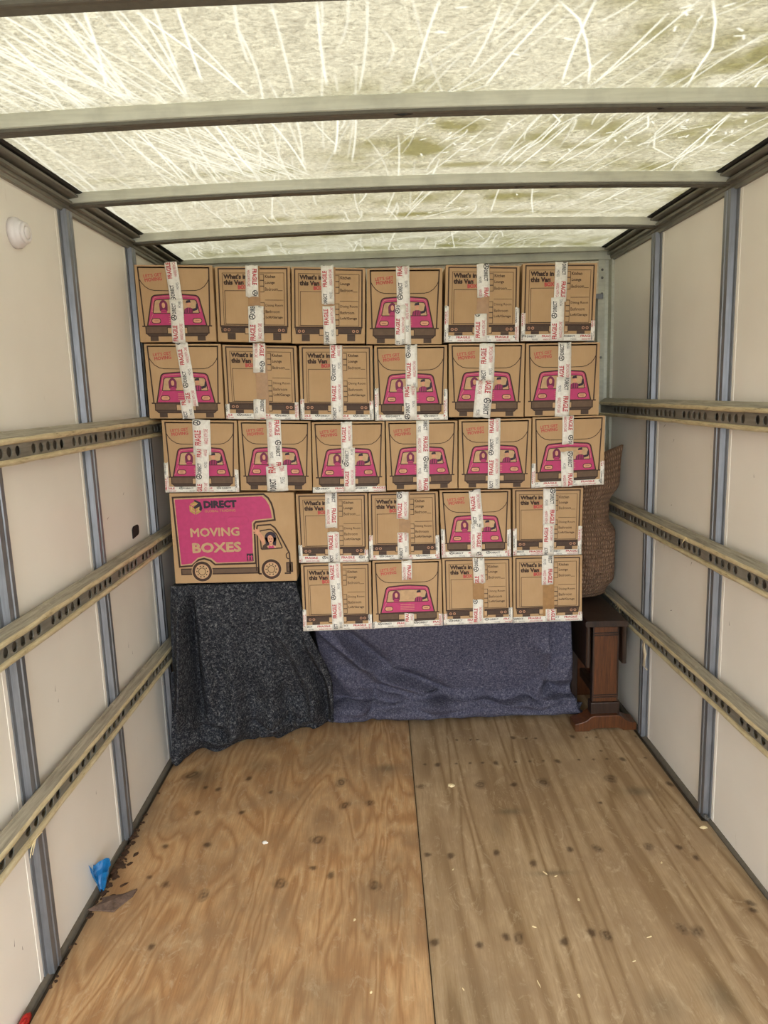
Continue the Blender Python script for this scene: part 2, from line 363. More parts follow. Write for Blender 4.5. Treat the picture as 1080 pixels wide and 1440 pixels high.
SPOTS = [[0.053,2.641,0.006],[0.178,2.64,0.006],[0.233,2.64,0.006],[0.283,2.639,0.006],[0.414,2.638,0.006],[0.473,2.638,0.006],[0.527,2.638,0.006],[0.668,2.637,0.006],[0.727,2.636,0.006],[0.781,2.636,0.006],[0.933,2.635,0.006],[0.102,2.635,0.012],[0.336,2.633,0.012],[0.581,2.632,0.012],[0.84,2.63,0.012],[0.201,2.834,0.006],[0.259,2.832,0.006],[0.289,2.831,0.006],[0.496,2.826,0.006],[0.535,2.825,0.006],[0.751,2.819,0.006],[0.792,2.817,0.006],[0.958,2.813,0.006],[0.442,2.837,0.011],[0.694,2.83,0.011],[0.026,2.481,0.014],[0.251,2.479,0.02],[0.377,2.472,0.012],[0.491,2.482,0.022],[0.749,2.491,0.022],[0.952,2.441,0.012],[0.248,2.077,0.011],[0.025,2.078,0.01],[0.1,2.069,0.012],[0.486,2.081,0.011],[0.575,2.08,0.015],[0.74,2.082,0.015],[0.835,2.073,0.01],[0.866,2.02,0.01],[0.931,1.815,0.012],[0.925,1.787,0.01],[0.699,1.727,0.014],[0.736,1.715,0.017],[0.451,1.724,0.012],[0.488,1.713,0.016],[0.216,1.719,0.011],[0.249,1.713,0.015],[0.14,1.693,0.01],[0.369,1.695,0.012],[0.02,1.708,0.012],[0.661,2.335,0.007],[0.776,2.701,0.006],[0.354,2.019,0.012],[-0.787,2.357,0.012],[-0.625,2.35,0.01],[-0.706,2.168,0.012],[-0.846,2.168,0.01],[-0.337,2.175,0.022],[-0.788,1.977,0.014],[-0.658,1.923,0.017],[-0.85,2.014,0.008],[-0.433,1.964,0.02],[-0.281,1.994,0.012],[-0.144,1.942,0.02],[-0.338,2.032,0.01],[-0.276,2.529,0.02],[-0.746,2.508,0.011],[-0.797,2.524,0.009],[-0.539,2.476,0.009],[-0.753,1.726,0.009],[-0.255,2.373,0.018],[-0.165,2.383,0.016],[-0.874,2.619,0.03],[-0.641,2.578,0.012]]
SCRATCHES = [[[-0.582,1.265],[-0.573,1.65]],[[-0.56,1.266],[-0.584,1.649]],[[-0.453,1.273],[-0.464,1.64]],[[-0.46,1.283],[-0.336,1.641]],[[-0.388,1.277],[-0.415,1.564]],[[-0.293,1.277],[-0.309,1.493]],[[-0.235,1.275],[-0.241,1.64]],[[-0.16,1.28],[-0.167,1.609]],[[-0.077,1.274],[-0.101,1.642]],[[-0.67,1.303],[-0.61,1.647]],[[-0.785,1.488],[-0.736,1.655]],[[-0.496,1.281],[-0.464,1.64]],[[-0.688,1.375],[-0.613,1.574]],[[-0.537,1.267],[-0.613,1.574]],[[-0.637,1.789],[-0.598,2.184]],[[-0.62,1.791],[-0.627,2.216]],[[-0.685,1.808],[-0.638,2.18]],[[-0.474,1.771],[-0.448,2.201]],[[-0.442,1.773],[-0.414,2.187]],[[-0.317,1.763],[-0.266,2.187]],[[-0.251,1.758],[-0.274,2.12]],[[-0.11,1.759],[-0.134,2.103]],[[-0.425,1.274],[-0.449,1.505]],[[-0.154,1.766],[-0.179,2.039]],[[-0.705,1.337],[-0.684,1.66]],[[-0.395,1.357],[-0.342,1.631]],[[-0.603,1.274],[-0.59,1.611]],[[-0.581,1.276],[-0.596,1.648]],[[0.042,1.282],[0.012,1.623]],[[0.242,1.316],[0.167,1.636]],[[0.477,1.308],[0.392,1.644]],[[0.374,1.302],[0.327,1.38]],[[0.7,1.513],[0.656,1.674]],[[0.146,1.31],[0.122,1.548]],[[0.379,1.769],[0.313,2.182]],[[0.329,1.765],[0.282,2.179]],[[0.582,1.786],[0.45,2.197]],[[0.547,1.827],[0.532,1.997]],[[0.768,1.802],[0.775,2.135]],[[0.565,1.785],[0.516,2.14]],[[0.408,1.849],[0.345,2.186]],[[0.752,2.411],[0.701,2.62]],[[0.434,2.414],[0.504,2.744]],[[0.302,1.297],[0.328,1.63]],[[0.441,1.351],[0.397,1.636]],[[0.388,1.491],[0.332,1.649]],[[0.342,1.978],[0.292,2.18]],[[0.221,2.35],[0.171,2.649]],[[0.323,2.361],[0.345,2.722]],[[0.502,1.845],[0.439,2.196]],[[0.744,1.594],[0.761,1.682]],[[0.679,1.838],[0.648,2.008]],[[0.239,1.304],[0.295,1.365],[0.334,1.445],[0.37,1.55],[0.385,1.635]],[[0.499,1.309],[0.54,1.381],[0.579,1.476],[0.592,1.583],[0.604,1.661]],[[0.647,1.803],[0.646,1.93],[0.683,2.039],[0.775,2.135]],[[0.771,1.807],[0.805,2.023],[0.782,2.151],[0.742,2.262]],[[0.574,1.807],[0.6,1.889],[0.585,1.962]],[[0.329,1.765],[0.378,1.846],[0.36,1.98],[0.33,2.061]]]

# ------------------------------------------------------------------ the van body
YB, YF = -0.62, 3.40                   # rear opening, bulkhead
ROOF_Z = lambda x: 2.106 - 0.021*x*x
g = MB(); g.add([(-40, -60, -0.85), (40, -60, -0.85), (40, 40, -0.85), (-40, 40, -0.85)], [(0, 1, 2, 3)])
tag(g.build('ground', MAT['asphalt']), kind='structure')

STUDS = {-1: [-0.05, 0.52, 1.09, 1.665, 2.23, 2.79], 1: [-0.05, 0.52, 1.09, 1.665, 2.248, 2.832]}
for s, nm in ((-1, 'wall_left'), (1, 'wall_right')):
    g = MB(); g.box(min(s*1.004, s*1.03), max(s*1.004, s*1.03), YB, YF+0.05, -0.10, 2.10)
    wall = tag(g.build(nm, MAT['wall']), kind='structure')
    ys = [YB] + STUDS[s] + [YF]
    for a, b in zip(ys[:-1], ys[1:]):
        g = MB(); g.box(min(s*1.0, s*1.006), max(s*1.0, s*1.006), a+0.004, b-0.004, -0.012, 2.06)
        # raised soft margin pressed next to each stud
        for y in (a+0.048, b-0.048):
            g.box(min(s*0.9988, s*1.002), max(s*0.9988, s*1.002), y-0.007, y+0.007, 0.0, 2.03)
        g.build('wall_panel', MAT['wall'], wall, bevel=0.0012)
    for y in STUDS[s]:
        g = MB()
        pr = [(0, -0.037), (0.004, -0.037), (0.004, -0.024), (0.020, -0.021), (0.020, -0.006), (0.017, -0.004), (0.017, 0.004), (0.020, 0.006), (0.020, 0.021), (0.004, 0.024), (0.004, 0.037), (0, 0.037)]
        g.extrude_z([(s*(1.0-d), y+w) for d, w in pr], 0.0, 2.034)
        st = g.build('stud', MAT['alu'], wall)
    # eaves extrusion with stepped ridges, and the black gasket under the roof sheet
    pr = [(-0.004, 2.028), (0.010, 2.030), (0.010, 2.040), (0.013, 2.043), (0.013, 2.052), (0.026, 2.054), (0.026, 2.062), (0.016, 2.064), (0.016, 2.069), (0.046, 2.073), (0.046, 2.079), (-0.004, 2.082)]
    g = MB(); g.extrude_y([(s*(1-d), z) for d, z in pr], YB, YF-0.01)
    g.build('eaves_extrusion', MAT['alu_y'], wall)
    g = MB(); g.extrude_y([(s*(1-d), z) for d, z in ((-0.01, 2.0825), (0.052, 2.0825), (0.060, 2.086), (0.052, 2.1), (-0.01, 2.098))], YB, YF-0.01)
    g.build('gasket', MAT['gasket'], wall)
    g = MB(); g.extrude_y([(s*(1-d), z) for d, z in ((-0.002, -.013), (0.012, -.013), (0.010, -.004), (0.004, 0.006), (-0.002, 0.006))], YB, YF-0.01)
    g.build('floor_angle', MAT['rail_dark'], wall)
    if s == -1:
        g = MB(); pts = [(2.556, 0.975), (2.612, 0.980), (2.622, 0.988), (2.622, 1.012), (2.612, 1.018), (2.570, 1.018), (2.556, 1.008)]
        n = len(pts)
        g.add([(-0.9995, y, z) for y, z in pts]+[(-0.996, y, z) for y, z in pts], [tuple(range(n)), tuple(range(n, 2*n))]+[(i, (i+1) % n, n+(i+1) % n, n+i) for i in range(n)])
        g.build('grommet', MAT['black_plastic'], wall)
    # scuffs: small dark scrape marks standing on the gel coat
    marks = {-1: [(1.86, 0.70, 0.02, 80), (1.87, 0.66, 0.012, 70), (2.42, 0.62, 0.02, 75), (2.45, 0.58, 0.014, 95), (1.58, 0.50, .012, 60), (2.35, 1.09, .02, 20), (2.51, 1.15, .014, 40), (2.04, 0.28, .014, 80), (1.52, 0.20, 0.02, 80), (1.55, 0.16, .012, 90)],
             1: [(2.72, 1.31, 0.025, -35), (2.63, 1.26, 0.02, -50), (2.2, 1.04, .02, -50), (2.17, .86, .012, -70), (2.60, .62, .018, -20), (2.63, 1.02, .012, -30), (2.15, .72, .015, 80), (2.12, 0.5, .012, 40), (2.44, .84, .02, -60), (2.05, 1.2, .012, 80), (2.9, .82, .02, -40)]}[s]
    g = MB()
    for (y, z, L, a) in marks:
        a = math.radians(a); dy, dz = L/2*cos(a), L/2*sin(a); w = 0.0012
        g.add([(s*0.9994, y-dy-w*sin(a), z-dz+w*cos(a)), (s*0.9994, y+dy, z+dz), (s*0.9994, y-dy+w*sin(a), z-dz-w*cos(a)), (s*0.9994, y-dy*1.1, z-dz*1.1)], [(0, 1, 2, 3)])
    tag(g.build('scrape_marks', MAT['greybrown'], wall), kind='stuff')

# bulkhead over the cab: grey panel, header, posts with rivets, cream gusset plates
g = MB(); g.box(-1.03, 1.03, YF+0.015, YF+0.05, -0.1, 2.135)
bulk = tag(g.build('wall_front', MAT['bulk']), kind='structure')
g = MB(); g.box(-1.0, 1.0, YF-0.03, YF+0.015, 2.035, 2.110); g.box(-1.0, 1.0, YF-0.05, YF-0.03, 2.070, 2.094)
g.build('header', MAT['alu_light'], bulk, bevel=0.002)
g = MB(); g.box(-1.0, 1.0, YF-0.012, YF+0.012, 1.88, 2.034); g.build('upper_panel', MAT['plate'], bulk)
for s in (-1, 1):
    g = MB(); g.extrude_z([(s*x, y) for x, y in ((1.0, YF+.01), (1.0, YF-.055), (.988, YF-.055), (.984, YF-.022), (.97, YF-.018), (.966, YF-.03), (.935, YF-.03), (.93, YF+.01))], 0.0, 2.034)
    p = g.build('corner_post', MAT['alu_light'], bulk)
    g = MB()
    for z in (1.99, 1.955, 1.885, 1.60, 1.30, 1.0):
        cx, cy = s*0.952, YF-0.031
        vs = [(cx+.006*cos(k*pi/4), cy, z+.006*sin(k*pi/4)) for k in range(8)]+[(cx+.003*cos(k*pi/4), cy-.003, z+.003*sin(k*pi/4)) for k in range(8)]
        g.add(vs, [(k, (k+1) % 8, 8+(k+1) % 8, 8+k) for k in range(8)]+[tuple(range(8, 16))])
    tag(g.build('rivets', MAT['bolt'], p), kind='stuff')
    g = MB(); g.box(min(s*.80, s*.935), max(s*.80, s*.935), YF-.034, YF-.0305, 1.865, 2.03); g.build('gusset_plate', MAT['plate'], bulk, bevel=.001)
    g = MB(); g.box(min(s*.80, s*.955), max(s*.80, s*.955), YF-.042, YF-.0345, 1.862, 1.884); g.build('gusset_strap', MAT['alu'], bulk, bevel=.001)

# floor: dark subfloor, two plywood sheets as parts
g = MB(); g.box(-1.03, 1.03, YB, YF+0.05, -0.10, -0.014)
floor = tag(g.build('floor', MAT['subfloor']), kind='structure')
def sheet(name, x0, x1, mat, notch=None):
    xs = np.linspace(x0, x1, int((x1-x0)/0.0055)+1)
    ys = np.concatenate([[YB], np.linspace(0.9, 3.05, 400), [YF]])
    X, Y = np.meshgrid(xs, ys)
    sp = np.zeros_like(X); gr = np.zeros_like(X)
    for (a, b, r) in SPOTS:
        if a < x0-.05 or a > x1+.05: continue
        th = np.arctan2(Y-b, X-a); d = np.hypot(X-a, (Y-b)*0.8)
        rr = r*(1+0.10*np.sin(th*2+a*50)+0.07*np.sin(th*3+b*40))
        k = np.clip((rr-d)/(0.45*rr)+0.25, 0, 1)
        ring = np.exp(-((d-rr*1.05)/(0.2*rr))**2)*(0.30+0.2*np.sin(th*2+a*70))
        inner = 0.62+0.25*np.sin(d/rr*8+a*9+1.5*np.sin(th*2+b*30)) if r > .013 else 0.85
        sp = np.maximum(sp, np.maximum(k*inner, ring))
    stn = [(-.82, 2.58, .07, .10, .8), (-.62, 2.66, .05, .05, .4), (.33, 2.30, .05, .02, .8), (.27, 2.20, .02, .05, .4), (.40, 1.97, .06, .012, .8), (.55, 1.48, .05, .05, .5), (.70, 1.50, .04, .06, .7),
           (.82, 2.40, .05, .03, .8), (-.3, 1.5, .2, .12, .35), (-.75, 1.45, .12, .1, .35), (-.1, 1.9, .1, .2, .25), (.10, 1.5, .1, .1, .3), (-.10, 2.62, .035, .03, .9)]
    for (a, b, rx, ry, w) in stn:
        k = np.exp(-((X-a)/rx)**2-((Y-b)/ry)**2)
        gr = np.maximum(gr, k*w)
    # dirt gathers at the outer edge
    e = np.minimum(np.abs(X-x0), np.abs(X-x1)); outer = np.abs(X) > 0.5
    gr = np.maximum(gr, np.where(outer, np.exp(-e/0.025)*0.7, np.exp(-e/0.004)*0.5))
    if notch is not None:
        lim = np.where(Y > notch[0], notch[1], x1)
        X = np.minimum(X, lim)
    nx, ny = len(xs), len(ys)
    Z = 0.0*X - np.where(outer, 0, 0)
    V = np.stack([X.ravel(), Y.ravel(), Z.ravel()], 1)
    idx = np.arange(nx*ny).reshape(ny, nx)
    F = np.stack([idx[:-1, :-1].ravel(), idx[:-1, 1:].ravel(), idx[1:, 1:].ravel(), idx[1:, :-1].ravel()], 1)
    # side skirts give the sheet its thickness
    ring = list(idx[0, :]) + list(idx[1:, -1]) + list(idx[-1, ::-1][1:]) + list(idx[::-1, 0][1:-1])
    low = V[ring].copy(); low[:, 2] = -0.0138
    k0 = len(V); V = np.vstack([V, low]); n = len(ring)
    F2 = [(ring[i], k0+i, k0+(i+1) % n, ring[(i+1) % n]) for i in range(n)]
    o = fast_mesh(name, V, np.vstack([F, np.array(F2)]), mat, floor)
    att = o.data.color_attributes.new('wear', 'FLOAT_COLOR', 'POINT')
    A = np.zeros((len(V), 4), np.float32); A[:k0, 0] = sp.ravel(); A[:k0, 1] = gr.ravel(); A[:, 3] = 1
    att.data.foreach_set('color', A.ravel())
    return o
def fast_mesh(name, V, F, mat, parent=None, smooth=False):
    me = bpy.data.meshes.new(name)
    me.vertices.add(len(V)); me.vertices.foreach_set('co', np.asarray(V, np.float32).ravel())
    me.loops.add(F.size); me.loops.foreach_set('vertex_index', F.astype(np.int32).ravel())
    me.polygons.add(len(F)); me.polygons.foreach_set('loop_start', np.arange(0, F.size, 4, dtype=np.int32))
    me.polygons.foreach_set('loop_total', np.full(len(F), 4, np.int32))
    me.polygons.foreach_set('use_smooth', np.full(len(F), smooth))
    me.update(calc_edges=True); me.validate(); me.materials.append(mat)
    return link(name, me, parent)
sheet('plywood_sheet', -0.972, 0.0015, MAT['ply_l'])
sheet('plywood_sheet', 0.0045, 0.985, MAT['ply_r'], (2.205, 0.968))

# roof sheet: curved translucent fibreglass with streaks
NX, NY = 760, 800
xs = np.linspace(-1.02, 1.02, NX); ys = np.concatenate([[YB, 0.4], np.linspace(1.05, YF+0.02, NY)])
X, Y = np.meshgrid(xs, ys)
st = np.zeros((NY, NX), np.float32)
def stamp(px, py, w, a):
    fx = (px+1.02)/2.04*(NX-1); fy = (py-1.05)/(YF+.02-1.05)*(NY-1)
    r = int(w/0.0028*1.6)+2
    cx, cy = int(fx), int(fy)
    x0, x1 = max(0, cx-r), min(NX, cx+r+2); y0, y1 = max(0, cy-r), min(NY, cy+r+2)
    if x0 >= x1 or y0 >= y1: return
    gx, gy = np.meshgrid(np.arange(x0, x1), np.arange(y0, y1))
    d = np.hypot(gx-fx, gy-fy)*0.0028
    st[y0:y1, x0:x1] = np.maximum(st[y0:y1, x0:x1], a*np.clip(1.3-d/max(w, .0028), 0, 1))
def stroke(pts, w, a, wob=0.004, curv=0.0):
    pts = [Vector(p).to_2d() if len(p) > 2 else Vector(p) for p in pts]
    k = random.uniform(0, 99)
    L = sum((b-a_).length for a_, b in zip(pts[:-1], pts[1:])); s = 0
    for a_, b in zip(pts[:-1], pts[1:]):
        d = b-a_; n = max(2, int(d.length/0.0016)); nn = Vector((-d.y, d.x))/max(d.length, 1e-5)
        for i in range(n):
            f = i/n; q = a_+d*f; s2 = (s+d.length*f)/L
            q = q+nn*(wob*noise.noise(Vector((q.y*4+k, q.x*4, 0)))+curv*4*s2*(1-s2))
            fade = min(1, 6*s2+.3, 6*(1-s2)+.3)
            stamp(q.x, q.y, w*(0.8+.4*noise.noise(Vector((q.y*7, k, 0)))), a*fade)
        s += d.length
for pl in SCRATCHES:
    stroke(pl, random.uniform(0.0022, 0.0036), random.uniform(0.55, 0.95), .0015, random.uniform(-.007, .007))
for i in range(330):
    x = random.uniform(-1, 1); y = random.uniform(1.15, 3.35); L = random.uniform(0.08, 0.6)*(1.0 if y < 2.3 else 0.7)
    if x < 0.05: a = random.gauss(0, 0.10)
    else: a = random.gauss(0.35, 0.30)
    stroke([(x, y), (x-sin(a)*L, y+cos(a)*L)], random.uniform(0.0016, 0.0026), random.uniform(0.2, 0.6), 0.003, random.uniform(-.02, .02))
for i in range(26):         # dense fans of rubbing near the left
    x = -0.72+random.gauss(0, .10); stroke([(x-.05, 1.15+random.uniform(0, .3)), (x+.10+random.gauss(0, .03), 1.65)], .003, random.uniform(.3, .7))
    x = -0.42+random.gauss(0, .08); stroke([(x-.16, 1.75+random.uniform(0, .2)), (x+.05, 2.22)], .003, random.uniform(.3, .7))
for i in range(90):         # small bright nicks
    x = random.choice([.15, .55, .8])+random.gauss(0, .08); y = random.choice([1.35, 1.95, 2.0, 2.6])+random.gauss(0, .08); a = random.uniform(0, 3.1)
    stroke([(x, y), (x+.02*cos(a), y+.02*sin(a))], .003, .8)
alg = np.zeros((NY, NX), np.float32); XX, YY = X[2:], Y[2:]
for (a, b, rx, ry, w) in [(.45, 1.25, .22, .10, .6), (.75, 1.5, .28, .16, .85), (-.02, 1.64, .14, .07, .7), (.02, 2.02, .20, .10, .75), (.1, 1.85, .2, .1, .5), (.45, 1.95, .25, .14, .6), (.8, 1.9, .2, .2, .55),
                          (.3, 2.5, .5, .15, .5), (.7, 2.2, .3, .08, .5), (-.3, 3.0, .4, .2, .35), (.5, 3.2, .6, .12, .5), (-.6, 3.25, .4, .12, .4), (.92, 1.3, .12, .3, .6), (.96, 2.4, .06, .6, .5), (0.5, 1.42, .15, .06, .6), (0, 2.72, .9, .04, .45), (0, 2.16, 1, .03, .4), (0.3, 3.3, 1, .06, .5)]:
    alg = np.maximum(alg, w*np.exp(-((XX-a)/rx)**2-((YY-b)/ry)**2))
wig = np.array([[noise.fractal(Vector((x*9, y*9, 0)), 1.0, 2.0, 4) for x in xs[::8]] for y in ys[2::8]])
wig = np.kron(wig, np.ones((8, 8)))[:NY, :NX]
for _ in range(4): wig[1:-1, 1:-1] = (wig[:-2, 1:-1]+wig[2:, 1:-1]+wig[1:-1, :-2]+wig[1:-1, 2:])/4
alg = np.clip(alg*(0.85+1.3*wig), 0, 1)
# nearest the eaves the glue line under the sheet is cleaner, so brighter
Z = ROOF_Z(X)
V = np.stack([X.ravel(), Y.ravel(), Z.ravel()], 1)
idx = np.arange(NX*(NY+2)).reshape(NY+2, NX)
F = np.stack([idx[:-1, :-1].ravel(), idx[1:, :-1].ravel(), idx[1:, 1:].ravel(), idx[:-1, 1:].ravel()], 1)
roof = fast_mesh('ceiling', V, F, MAT['roof'], smooth=True)
tag(roof, kind='structure')
A = np.zeros((NY+2, NX, 4), np.float32); A[..., 3] = 1; A[2:, :, 0] = st; A[2:, :, 1] = alg
roof.data.color_attributes.new('wear', 'FLOAT_COLOR', 'POINT').data.foreach_set('color', A.ravel())

for by, lite in ((0.10, 1), (0.66, 1), (1.178, 1), (1.662, 1), (2.25, 1), (2.805, 1)):
    g = MB(); n = 60
    pr = [(-0.006, .031), (-0.004, .004), (0.000, .002), (0.030, .002), (0.034, .004), (0.036, .031)]   # (dy, dz) hat section
    vs = []; m = len(pr)
    for i in range(n+1):
        x = -0.985+1.97*i/n; zb = 2.0735-0.019*x*x
        for dy, dz in pr: vs.append((x, by+dy, zb+dz))
    fs = [tuple(range(m)), tuple(range(n*m, n*m+m))]
    for i in range(n):
        for j in range(m): fs.append((i*m+j, i*m+(j+1) % m, (i+1)*m+(j+1) % m, (i+1)*m+j))
    g.add(vs, fs)
    bow = g.build('roof_bow', MAT['alu_light'], roof)
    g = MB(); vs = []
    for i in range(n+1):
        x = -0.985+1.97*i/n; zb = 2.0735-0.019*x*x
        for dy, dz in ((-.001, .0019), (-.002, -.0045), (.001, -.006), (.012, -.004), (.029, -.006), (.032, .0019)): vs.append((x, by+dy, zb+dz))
    g.add(vs, fs); g.build('underside_shade', MAT['bow_shade'], bow)  # dark strip added so the bow's underside looks shaded
    # torn rags of old sealing strip along the lower edge
    g = MB()
    for i in range(9 if by < 2.6 else 3):
        x = random.uniform(-.5, .75); w = random.uniform(.03, .10); zb = 2.0735-0.019*x*x; h = random.uniform(.003, .008)
        vs = []; k = 8
        for j in range(k+1):
            xx = x+w*j/k; hh = h*sin(pi*j/k)*random.uniform(.7, 1.2); zb = 2.0735-0.019*xx*xx
            vs += [(xx, by+.006, zb+.001), (xx, by+.006, zb-hh), (xx, by+.012, zb+.001), (xx, by+.012, zb-hh)]
        fs = []
        for j in range(k):
            a = 4*j; fs += [(a, a+1, a+5, a+4), (a+2, a+6, a+7, a+3), (a+1, a+3, a+7, a+5)]
        g.add(vs, fs)
    tag(g.build('sealant_rags', MAT['gasket'], bow), kind='stuff')

# ------------------------------------------------------------------ load rails with punched webs
def rail(s, zt, label):
    y0, y1 = YB+0.05, 3.36
    t = thing('load_rail', (s*1.0, y0, zt-0.04)); tag(t, label, 'rail', 'slotted load rails along the side walls')
    X = lambda d: s*(1.0-d)
    # top face and back
    g = MB(); g.extrude_y([(X(d), zt+z) for d, z in ((.0225, 0.0), (.0225, -.078), (.026, -.078), (.026, -.010), (.052, -.019), (.052, -.014), (.028, .001))], y0, y1, ny=60, jit=.0008)
    g.build('rail_body', MAT['rail_top'], t)
    g = MB(); g.extrude_y([(X(d), zt+z) for d, z in ((.040, -.0145), (.052, -.0140), (.056, -.018), (.057, -.024), (.053, -.0285), (.040, -.0285))], y0, y1, ny=160, jit=.0022)
    g.build('upper_lip', MAT['rail_lip'], t, smooth=True)
    g = MB(); g.extrude_y([(X(d), zt+z) for d, z in ((.026, -.0655), (.051, -.0640), (.056, -.0675), (.057, -.0735), (.052, -.0785), (.026, -.0785))], y0, y1, ny=160, jit=.0022)
    g.build('lower_lip', MAT['rail_lip'], t, smooth=True)
    # web punched with round holes in groups of five
    g = MB(); za, zb = zt-.0655, zt-.0285; zc = (za+zb)/2; x = X(.046); xb = X(.0435)
    y = 0.0; period = .24; first = 1.80-.24*10
    k = 0; cur = y0
    while True:
        gs = first+k*period-.02; k += 1
        if gs < y0: continue
        if gs+.2 > y1: break
        g.add([(x, cur, za), (x, gs, za), (x, gs, zb), (x, cur, zb)], [(0, 1, 2, 3)])
        for h in range(5):
            c = gs+.02+.04*h; n = 16; r = .0128
            sq = []
            for q in range(n):
                a = 2*pi*q/n; m_ = max(abs(cos(a))/.02, abs(sin(a))/((zb-za)/2)); sq.append((x, c+cos(a)/m_, zc+sin(a)/m_))
            ci = [(x, c+r*cos(2*pi*q/n), zc+r*sin(2*pi*q/n)) for q in range(n)]
            cb = [(xb, c+r*cos(2*pi*q/n), zc+r*sin(2*pi*q/n)) for q in range(n)]
            g.add(sq+ci+cb, [(q, (q+1) % n, n+(q+1) % n, n+q) for q in range(n)]+[(n+q, n+(q+1) % n, 2*n+(q+1) % n, 2*n+q) for q in range(n)])
            # square corners left by the radial fan
            for i0, i1, sy, sz in ((1, 2, 1, 1), (6, 7, -1, 1), (9, 10, -1, -1), (14, 15, 1, -1)):
                g.add([sq[i0], (x, c+.02*sy, zc+(zb-za)/2*sz), sq[i1]], [(0, 1, 2)])
        cur = gs+.2
    g.add([(x, cur, za), (x, y1, za), (x, y1, zb), (x, cur, zb)], [(0, 1, 2, 3)])
    g.build('punched_web', MAT['rail_web'], t)
    g = MB(); g.box(min(X(.0275), X(.0262)), max(X(.0275), X(.0262)), y0, y1, za, zb); g.build('back_strip', MAT['rail_dark'], t)
    return t
rail(-1, 1.410, 'uppermost punched metal load rail on the left wall, just below eye level')
rail(-1, 0.960, 'middle punched metal load rail on the left wall, ending at the moving boxes carton')
rail(-1, 0.512, 'lowest punched metal load rail on the left wall, ending at the charcoal blanket')
rail(1, 1.412, 'uppermost punched metal load rail on the right wall, beside the third row of cartons')
rail(1, 0.968, 'middle punched metal load rail on the right wall, starting behind the brown cushion')
rail(1, 0.530, 'lowest punched metal load rail on the right wall, with a torn plastic shred hanging')

# ------------------------------------------------------------------ flat print: lettering and drawings as thin ink shapes
_font = bpy.data.fonts.load('<builtin>') if '<builtin>' in bpy.data.fonts else None
def text_meshes(strings):
    objs = []
    for key, (body, bold, shear) in strings.items():
        cu = bpy.data.curves.new('t', 'FONT'); cu.body = body; cu.size = 1.0; cu.resolution_u = 2
        cu.offset = bold; cu.shear = shear; cu.fill_mode = 'FRONT'
        o = bpy.data.objects.new('t', cu); COL.objects.link(o); objs.append((key, o))
    bpy.context.view_layer.update(); dg = bpy.context.evaluated_depsgraph_get(); out = {}
    for key, o in objs:
        me = bpy.data.meshes.new_from_object(o.evaluated_get(dg))
        V = np.array([v.co[:2] for v in me.vertices]); V -= V.min(0); wh = V.max(0)
        out[key] = (V/wh, [tuple(p.vertices) for p in me.polygons], wh[0]/wh[1])
        bpy.data.meshes.remove(me)
    for key, o in objs:
        cu = o.data; bpy.data.objects.remove(o); bpy.data.curves.remove(cu)
    return out
TX = text_meshes({
    'fragile': ('FRAGILE', .035, 0), 'direct': ('DIRECT', .03, 0), 'handle': ('HANDLE WITH CARE', .01, .25), 'moves': ('MOVES', 0, 0),
    'whats': ("What's in", .022, 0), 'this': ('this Van', .022, 0), 'box': ('BOX', .03, 0),
    'lets': ("LET'S GET", .02, 0), 'moving_s': ('MOVING', 0, 0),
    'kitchen': ('Kitchen', .015, 0), 'lounge': ('Lounge', .015, 0), 'bedroom': ('Bedroom', 0, 0),
    'dining': ('Dining Room', 0, 0), 'bathroom': ('Bathroom', 0, 0), 'loft': ('Loft/Garage', .015, 0),
    'moving': ('MOVING', 0, 0), 'boxes': ('BOXES', .012, 0), 'global': ('GLOBAL TRADING', .0, 0), 'direct_b': ('DIRECT', .03, 0), 'la': ('LA', .03, 0)})

